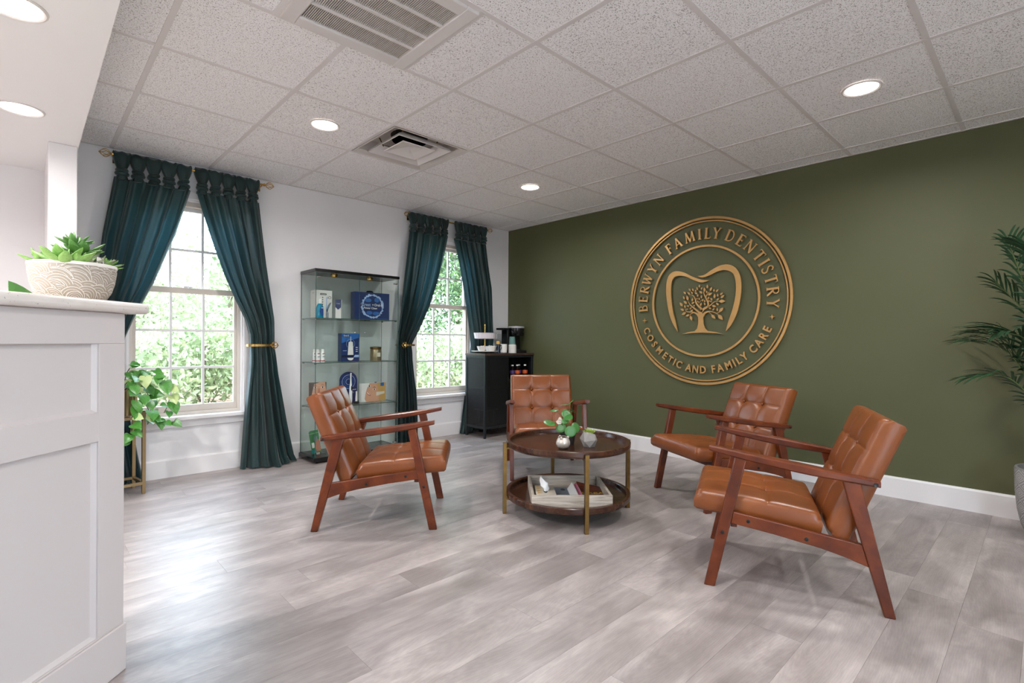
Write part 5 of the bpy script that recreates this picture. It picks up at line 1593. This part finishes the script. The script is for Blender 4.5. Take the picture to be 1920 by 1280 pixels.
def clump(parent, mesh, x, y, z, size, rings, nm='rosette'):
    x, y = x * .72, y * .72
    e = thing(nm, parent=parent, loc=(x, y, z))
    rosette(e, mesh, (0, 0, 0), size, rings)
clump(bw, LG, -.100, -.055, .108, .085, ((6, 15, 1), (5, 35, .8), (3, 70, .6)))
clump(bw, LG, -.065, -.085, .108, .055, ((6, 25, 1), (5, 50, .8), (2, 80, .6)))
clump(bw, LGY, -.005, -.06, .112, .062, ((7, 8, 1), (5, 30, .8)))
clump(bw, LD, .015, -.02, .150, .075, ((6, 5, 1), (5, 25, .9), (4, 50, .7), (2, 75, .55)))
clump(bw, LD, .005, -.005, .178, .055, ((5, 12, 1), (4, 40, .8), (2, 75, .7)))
clump(bw, LGY, .055, -.05, .118, .060, ((7, 10, 1), (4, 40, .7)))
clump(bw, LG, .085, -.055, .112, .050, ((7, 15, 1), (6, 40, .85), (3, 70, .6)))
clump(bw, LPT, .112, -.045, .116, .055, ((8, 5, 1), (7, 25, .9), (5, 50, .7)))
clump(bw, LPT, .128, -.005, .108, .050, ((8, 5, 1), (6, 30, .85)))
clump(bw, LD, -.03, .05, .115, .07, ((7, 15, 1), (5, 45, .8)))
clump(bw, LG, .06, .06, .112, .06, ((7, 15, 1), (5, 45, .8)))
clump(bw, LG, -.09, .05, .112, .06, ((7, 15, 1), (5, 45, .8)))
MB().tube(bez([(.012, -.015, .10), (.018, -.022, .14), (.006, -.006, .18)], 5), .004, 8).build('stem', 'stem', bw)
MB().tube(bez([(-.02, -.05, .10), (-.01, -.035, .125), (.012, -.02, .15)], 5), .0035, 8).build('stem', 'stem', bw)
tg = thing('plant_label', 'small white printed label stuck among the succulents', 'label', on_counter(-.005, .078, 1.1555 + .110), CA)
MB().box(-.012, .012, -.0006, .0006, .0, .030).build('tag_plate', 'white_paper', tg)
MB().box(-.009, .009, -.0012, -.0006, .003, .016).build('tag_print', 'ink', tg)
# leaf showing above the counter edge left of the bowl
lp = [(-.185, .002), (-.205, .012), (-.228, .024), (-.247, .032), (-.264, .037), (-.261, .022), (-.257, .006), (-.248, .0012), (-.215, .0008)]
lf = MB()
for a, b, sh in ((0, .0012, 0), ):
    lf.prism(lp, a, b, lambda u, v, t: (u, t + 1.6 * (u + .185) ** 2 - .25 * v, v))
o = lf.build('fallen_leaf', 'leaf_pothos', None)
o.location = on_counter(0, .10, 1.1555); o.rotation_euler = (0, 0, CA)
tag(o, 'dark green pointed leaf on the countertop left of the planter bowl', 'leaf')

# pothos on a brass stand
ps = thing('plant_stand', 'slim brass plant stand beside the reception counter', 'plant stand', (-3.815, -.275, 0), math.radians(8))
a = .105
for sx in (-1, 1):
    for sy in (-1, 1):
        box('leg', 'champagne', sx * a - .010, sx * a + .010, sy * a - .010, sy * a + .010, 0, .560, ps)
for z in (.070, .510):
    for k in range(4):
        o = box('cross_bar', 'champagne', -a + .010, a - .010, a - .009, a + .009, z - .009, z + .009, ps)
        o.rotation_euler = (0, 0, k * PI / 2)
pp = thing('pothos_plant', 'trailing green pothos in a ribbed gold pot on the brass stand', 'potted plant', (-3.815, -.275, .5195), 0)
rings = []
n = 48
for r, z in ((.078, 0), (.088, .01), (.092, .10), (.094, .175), (.096, .180), (.088, .180), (.085, .165)):
    rings.append([(r * (1 + .03 * (k % 2)) * math.cos(2 * PI * k / n), r * (1 + .03 * (k % 2)) * math.sin(2 * PI * k / n), z) for k in range(n)])
MB().loft(rings).build('pot', 'champagne', pp)
MB().lathe([(.0005, .166), (.085, .166), (.086, .16)], 24).build('soil', 'soil', pp)
def heart(m):
    """heart-shaped leaf, tip towards +x, unit length, slightly folded and curled"""
    out = [(0, 0), (-.10, .16), (-.10, .32), (.02, .42), (.22, .44), (.45, .38), (.68, .25), (.86, .10), (1, 0)]
    P = bez([(x, y, 0) for x, y in out], 3)
    mb = MB()
    vs, fs = [], []
    for p in P:
        x, y = p.x, max(p.y, 0)
        zc = -.18 * x * x
        vs += [(x, -y, zc + .20 * y - .12 * y * y), (x, -y * .5, zc + .07 * y), (max(x, 0), 0, -.18 * max(x, 0) ** 2), (x, y * .5, zc + .07 * y), (x, y, zc + .20 * y - .12 * y * y)]
    for i in range(len(P) - 1):
        for j in range(4):
            fs.append((i * 5 + j, i * 5 + j + 1, (i + 1) * 5 + j + 1, (i + 1) * 5 + j))
    return mb.add(vs, fs).mesh('leaf', m, 70)
HG, HP = heart('leaf_pothos'), heart('leaf_pale')
rg = random.Random(9)
VINES = [[(.02, -.03, .17), (.08, -.10, .26), (.17, -.14, .27), (.23, -.15, .20), (.25, -.15, .10), (.22, -.16, .02)],
         [(.03, -.02, .17), (.10, -.05, .22), (.15, -.06, .12), (.16, -.07, .0), (.14, -.08, -.06)],
         [(.0, -.05, .17), (.03, -.14, .24), (.05, -.19, .12), (.04, -.20, -.04), (.02, -.20, -.14)],
         [(.01, -.02, .17), (.03, -.07, .30), (.07, -.10, .36)],
         [(-.02, -.03, .17), (-.05, -.10, .28), (-.06, -.16, .20), (-.06, -.17, .05)],
         [(.02, .0, .17), (.10, .0, .28), (.18, -.03, .30)],
         [(-.03, .02, .17), (-.08, .05, .27), (-.13, .06, .2)],
         [(.0, -.04, .17), (.07, -.12, .20), (.12, -.16, .08), (.18, -.17, -.03), (.26, -.16, -.05)]]
for v in VINES:
    P = bez(v, 8)
    MB().tube(P, .0026, 6).build('vine', 'vine', pp, smooth=60)
    k = 5
    side = 1
    while k < len(P):
        p = P[k]
        d = (P[min(k + 1, len(P) - 1)] - P[k - 1]).normalized()
        out = Vector((p.x, p.y, 0)).normalized() * .4 + Vector((rg.uniform(-.5, .5), rg.uniform(-.8, .1), rg.uniform(-.2, .5))) + Vector((0, -.15, 0))
        q = p + out.normalized() * .028
        MB().tube([p, q], .0016, 5).build('leaf_stalk', 'stem', pp)
        sz = rg.uniform(.060, .090) * (1.0 if k < len(P) - 6 else .85)
        o = link('leaf', HP if rg.random() < .06 else HG, pp, q)
        tip = (out.normalized() * .5 + Vector((rg.uniform(-.6, .6), rg.uniform(-.5, .2), -rg.uniform(.2, .9)))).normalized()
        nrm = Vector((rg.uniform(-.3, .5), -1.0, rg.uniform(.2, .9)))
        yv = nrm.cross(tip).normalized(); zv = tip.cross(yv).normalized()
        mm = Matrix((tip, yv, zv)).transposed().to_4x4()
        mm.translation = q
        o.matrix_local = mm @ Matrix.Scale(sz, 4)
        k += rg.choice((2, 3, 4))
        side = -side

# palm in a patterned pot
pm = thing('potted_palm', 'palm in a pale geometric patterned pot beside the green wall', 'potted plant', (-.305, -4.605, 0), 0)
PP = [(.105, 0), (.118, .006), (.140, .06), (.156, .14), (.165, .24), (.168, .365)]
MB().lathe([(.0005, 0)] + PP + [(.166, .372), (.156, .372), (.152, .33), (.0005, .325)], 56).build('pot', 'pot_grey', pm, smooth=50)
MB().lathe([(.0005, .335), (.151, .332), (.152, .325)], 32).build('soil', 'soil', pm)
m = MB()
def on_pot(u, z):
    r = float(np.interp(z, [p[1] for p in PP], [p[0] for p in PP])) + .0012
    return (r * math.cos(u), r * math.sin(u), z)
NC, NRW = 18, 8
for i in range(NC):
    for j in range(NRW):
        u0, du = 2 * PI * i / NC, 2 * PI / NC
        z0, dz = .035 + j * .041, .041
        for q in range(4):
            t0 = (q + .5) / 4
            if (i + j) % 2 == 0:
                seg = [((0, t0), (1 - t0, 1)), ((t0, 0), (1, 1 - t0))] if q else [((0, 0), (1, 1))]
            else:
                seg = [((0, 1 - t0), (1 - t0, 0)), ((t0, 1), (1, t0))] if q else [((0, 1), (1, 0))]
            for (xa, ya), (xb, yb) in seg:
                L = math.hypot((xb - xa) * .05, (yb - ya) * dz) or 1
                nx, ny = -(yb - ya) * dz / L * .0016 / .05, (xb - xa) * .05 / L * .0016 / dz
                for s in range(2):
                    A = [(xa + (xb - xa) * (s + e) / 2, ya + (yb - ya) * (s + e) / 2) for e in (0, 1)]
                    m.add([on_pot(u0 + du * (A[0][0] - nx), z0 + dz * (A[0][1] - ny)), on_pot(u0 + du * (A[1][0] - nx), z0 + dz * (A[1][1] - ny)),
                           on_pot(u0 + du * (A[1][0] + nx), z0 + dz * (A[1][1] + ny)), on_pot(u0 + du * (A[0][0] + nx), z0 + dz * (A[0][1] + ny))], [(0, 1, 2, 3)])
tag(m.build('raised_pattern', 'pot_line', pm), kind='stuff')
rg = random.Random(4)
def frond(pts, L0, nl, seed):
    r2 = random.Random(seed)
    P = bez(pts, 14)
    n = len(P)
    st = MB().tube(P, [.006 * (1 - .8 * i / n) for i in range(n)], 6).build('frond_stem', 'palm_stem', pm, smooth=60)
    m = MB()
    start = int(n * .38)
    up = Vector((0, 0, 1))
    for k in range(nl):
        q = k / (nl - 1)
        i = min(n - 2, start + int((n - 2 - start) * q))
        p, d = P[i], (P[i + 1] - P[i]).normalized()
        side = d.cross(up).normalized()
        nrm = side.cross(d).normalized()
        ln = L0 * (math.sin(PI * (.16 + .72 * q)) ** .7) * r2.uniform(.9, 1.1)
        for s in (-1, 1):
            dr = (side * s * (.85 - .35 * q) + d * (.45 + .6 * q) + nrm * (.25 + r2.uniform(-.1, .12))).normalized()
            w = .0078
            across = dr.cross(nrm).normalized()
            prev = None
            vs, fs = [], []
            for j in range(7):
                t = j / 6
                c = p + dr * ln * t - Vector((0, 0, 1)) * ln * .38 * t * t
                ww = w * (math.sin(PI * (.12 + .86 * t)) ** .8) * (1 if j < 6 else .1)
                c.x = min(c.x, .282)
                vs += [c - across * ww + nrm * ww * .3, c, c + across * ww + nrm * ww * .3]
                if j:
                    b = 3 * (j - 1)
                    fs += [(b, b + 1, b + 4, b + 3), (b + 1, b + 2, b + 5, b + 4)]
            m.add(vs, fs)
    m.build('frond', 'leaf_palm', pm, smooth=60)
B = lambda: Vector((rg.uniform(-.03, .03), rg.uniform(-.03, .03), .33))
FR = [[(-.01, .01, .33), (-.03, .02, .75), (-.08, .10, 1.15), (-.16, .24, 1.38)],
      [(0, .02, .33), (-.02, .06, .85), (-.04, .12, 1.30), (-.10, .20, 1.62)],
      [(.0, -.01, .33), (.0, -.04, .85), (-.02, -.12, 1.35), (-.06, -.26, 1.62)],
      [(-.02, .0, .33), (-.10, .06, .66), (-.20, .18, .86), (-.27, .33, .86)],
      [(-.02, -.02, .33), (-.14, -.08, .75), (-.28, -.18, 1.05), (-.40, -.30, 1.10)],
      [(.02, -.02, .33), (.03, -.10, .80), (.04, -.26, 1.10), (.05, -.45, 1.20)],
      [(.02, .02, .33), (.03, .10, .80), (.05, .20, 1.05), (.06, .30, 1.10)],
      [(-.02, .01, .33), (-.09, -.01, .80), (-.20, -.02, 1.22), (-.32, -.02, 1.40)],
      [(0, -.02, .33), (-.05, -.14, .6), (-.12, -.30, .78), (-.2, -.46, .75)],
      [(0, .01, .33), (-.06, .05, .80), (-.14, .12, 1.06), (-.24, .22, 1.10)],
      [(-.01, .02, .33), (-.03, .08, .70), (-.06, .18, .98), (-.10, .32, 1.05)],
      [(0, 0, .33), (-.04, .02, .9), (-.10, .06, 1.38), (-.18, .12, 1.56)]]
for k, f in enumerate(FR):
    frond(f, .30 if k != 3 else .20, 20, k)

# ================================================================== OUTDOORS
GPROF = [(.15, -.32), (1.0, -.28), (1.8, -.14), (2.6, .04), (3.4, .17), (4.4, .25), (6.5, .30), (34, .30)]
def gz(y):
    return float(np.interp(y, [p[0] for p in GPROF], [p[1] for p in GPROF]))
def bank(name, m, y0, y1):
    """garden ground that rises as a low bank behind the house"""
    b = MB()
    ys_ = sorted({y0, y1} | {p[0] for p in GPROF if y0 < p[0] < y1})
    rings = [[(-14, y, gz(y)), (18, y, gz(y)), (18, y, gz(y) - .3), (-14, y, gz(y) - .3)] for y in ys_]
    return tag(b.loft(rings).build(name, m), kind='structure')
bank('ground_mulch', 'mulch', .15, 6.5)
bank('ground', 'lawn', 6.5, 34)
NPR = np.random.default_rng(5)
def leaf_mesh(name, m, centers, size, rng):
    n = len(centers)
    d = rng.normal(size=(n, 3)); d[:, 2] -= .25; d /= np.linalg.norm(d, axis=1)[:, None]
    e = rng.normal(size=(n, 3)); e -= (e * d).sum(1)[:, None] * d; e /= np.linalg.norm(e, axis=1)[:, None]
    L = size * rng.uniform(.7, 1.3, n)[:, None]
    W = L * .26
    nr = np.cross(d, e)
    V = np.stack([centers - d * L * .5, centers + e * W - nr * L * .04, centers + d * L * .5, centers - e * W - nr * L * .04], 1).reshape(-1, 3)
    me = bpy.data.meshes.new(name)
    me.from_pydata(V.tolist(), [], [(4 * i, 4 * i + 1, 4 * i + 2, 4 * i + 3) for i in range(n)])
    me.materials.append(M[m])
    return me
def plant(nm, lab, cat, x, y, h, rx_, base, nleaf, leaf, m, seed, trunk=.05, group=None):
    rng = np.random.default_rng(seed)
    t = thing(nm, lab, cat, (x, y, gz(y)), 0, group)
    h -= gz(y) + .32
    if cat == 'shrub': base = .28
    rr = random.Random(seed)
    nb = 7 if cat == 'tree' else 9
    tips = []
    tr = MB()
    if cat == 'tree':
        tr.tube(bez([(0, 0, 0), (rr.uniform(-.15, .15), rr.uniform(-.15, .15), h * .4), (rr.uniform(-.2, .2), rr.uniform(-.2, .2), h * .9)], 5), [trunk * (1 - .7 * i / 10) for i in range(11)], 8)
    for k in range(nb):
        a = 2 * PI * k / nb + rr.uniform(-.3, .3)
        z0 = base * .7 + (h * .5) * rr.random() if cat == 'tree' else .0
        end = Vector((rx_ * .8 * math.cos(a) * rr.uniform(.5, 1), rx_ * .8 * math.sin(a) * rr.uniform(.5, 1), min(h * .95, base + (h - base) * rr.uniform(.35, 1))))
        pts = bez([(0, 0, z0), (end.x * .45, end.y * .45, z0 + (end.z - z0) * .6), end], 5)
        tr.tube(pts, [max(.006, trunk * .45 * (1 - .8 * i / 10)) for i in range(11)], 6)
        tips += [p for p in pts[3:]]
    tr.build('branches', 'bark', t, smooth=60)
    # leaves gathered in loose clusters round the branches and through the crown
    nc = max(14, nleaf // 60)
    cc = []
    for _ in range(nc):
        if rr.random() < .55:
            p = rr.choice(tips); cc.append((p.x + rr.gauss(0, .12), p.y + rr.gauss(0, .12), p.z + rr.gauss(0, .12)))
        else:
            a, r = rr.uniform(0, 2 * PI), rx_ * math.sqrt(rr.random())
            zc = base + (h - base) * rr.random()
            cc.append((r * math.cos(a), r * math.sin(a), zc))
    cc = np.array(cc)
    q = rng.integers(0, nc, nleaf)
    c = cc[q] + rng.normal(size=(nleaf, 3)) * (.20 if cat == 'tree' else .15)
    c = c[(c[:, 2] > .03)]
    o = link('foliage', leaf_mesh('foliage', m, c, leaf, rng), t)
    tag(o, kind='stuff')
    return t
OUT = [
 ('shrub', 'low leafy shrub outside the larger window, left panes', 'shrub', -3.5, 2.6, 1.25, .75, .1, 2600, .085, 'foliage_c'),
 ('shrub', 'pale leafy shrub outside the larger window, middle panes', 'shrub', -2.6, 2.9, 1.45, .75, .1, 2600, .085, 'foliage_a'),
 ('shrub', 'leafy shrub outside the larger window, right panes', 'shrub', -1.75, 2.5, 1.35, .7, .1, 2600, .085, 'foliage_c'),
 ('sapling', 'tall thin sapling outside the larger window, upper right panes', 'tree', -2.05, 3.3, 3.3, .55, .9, 1500, .10, 'foliage_a'),
 ('sapling', 'thin sapling outside the larger window, upper left panes', 'tree', -3.75, 4.6, 3.6, .65, 1.1, 1500, .10, 'foliage_c'),
 ('tree', 'bushy tree behind the shrubs of the larger window', 'tree', -2.9, 6.6, 2.6, 1.6, .4, 5200, .11, 'foliage_c'),
 ('tree', 'pale bushy tree far behind the larger window', 'tree', -.6, 8.0, 3.0, 1.8, .4, 5200, .12, 'foliage_a'),
 ('tree', 'round bushy tree left behind the larger window', 'tree', -5.4, 7.2, 3.0, 1.7, .4, 4500, .12, 'foliage_c'),
 ('shrub', 'leafy shrub outside the far window, lower left panes', 'shrub', .35, 2.6, 1.5, .8, .1, 3000, .075, 'foliage_c'),
 ('shrub', 'leafy shrub outside the far window, lower middle panes', 'shrub', 1.35, 2.7, 1.4, .8, .1, 3000, .075, 'foliage_a'),
 ('shrub', 'leafy shrub outside the far window, lower right panes', 'shrub', 2.3, 2.9, 1.6, .8, .1, 3000, .075, 'foliage_c'),
 ('tree', 'tall green tree outside the far window, in front', 'tree', 1.5, 4.6, 5.2, 1.7, .5, 9500, .10, 'foliage_b'),
 ('tree', 'tall green tree outside the far window, farther right', 'tree', 3.9, 6.0, 6.0, 2.0, .4, 9500, .11, 'foliage_b'),
 ('tree', 'tall green tree far beyond the far window', 'tree', 2.6, 9.0, 7.0, 2.6, .3, 11000, .13, 'foliage_b'),
 ('tree', 'tall green tree at the right beyond the far window', 'tree', 6.4, 8.2, 6.6, 2.4, .8, 7000, .13, 'foliage_b'),
]
for k, (nm, lab, cat, x, y, h, rx_, base, nl, lf_, m) in enumerate(OUT):
    plant(nm, lab, cat, x, y, h, rx_, base, nl, lf_, m, 40 + k, trunk=.05 if cat == 'tree' and h < 4 else .09 if cat == 'tree' else .02, group='trees and shrubs outside the windows')
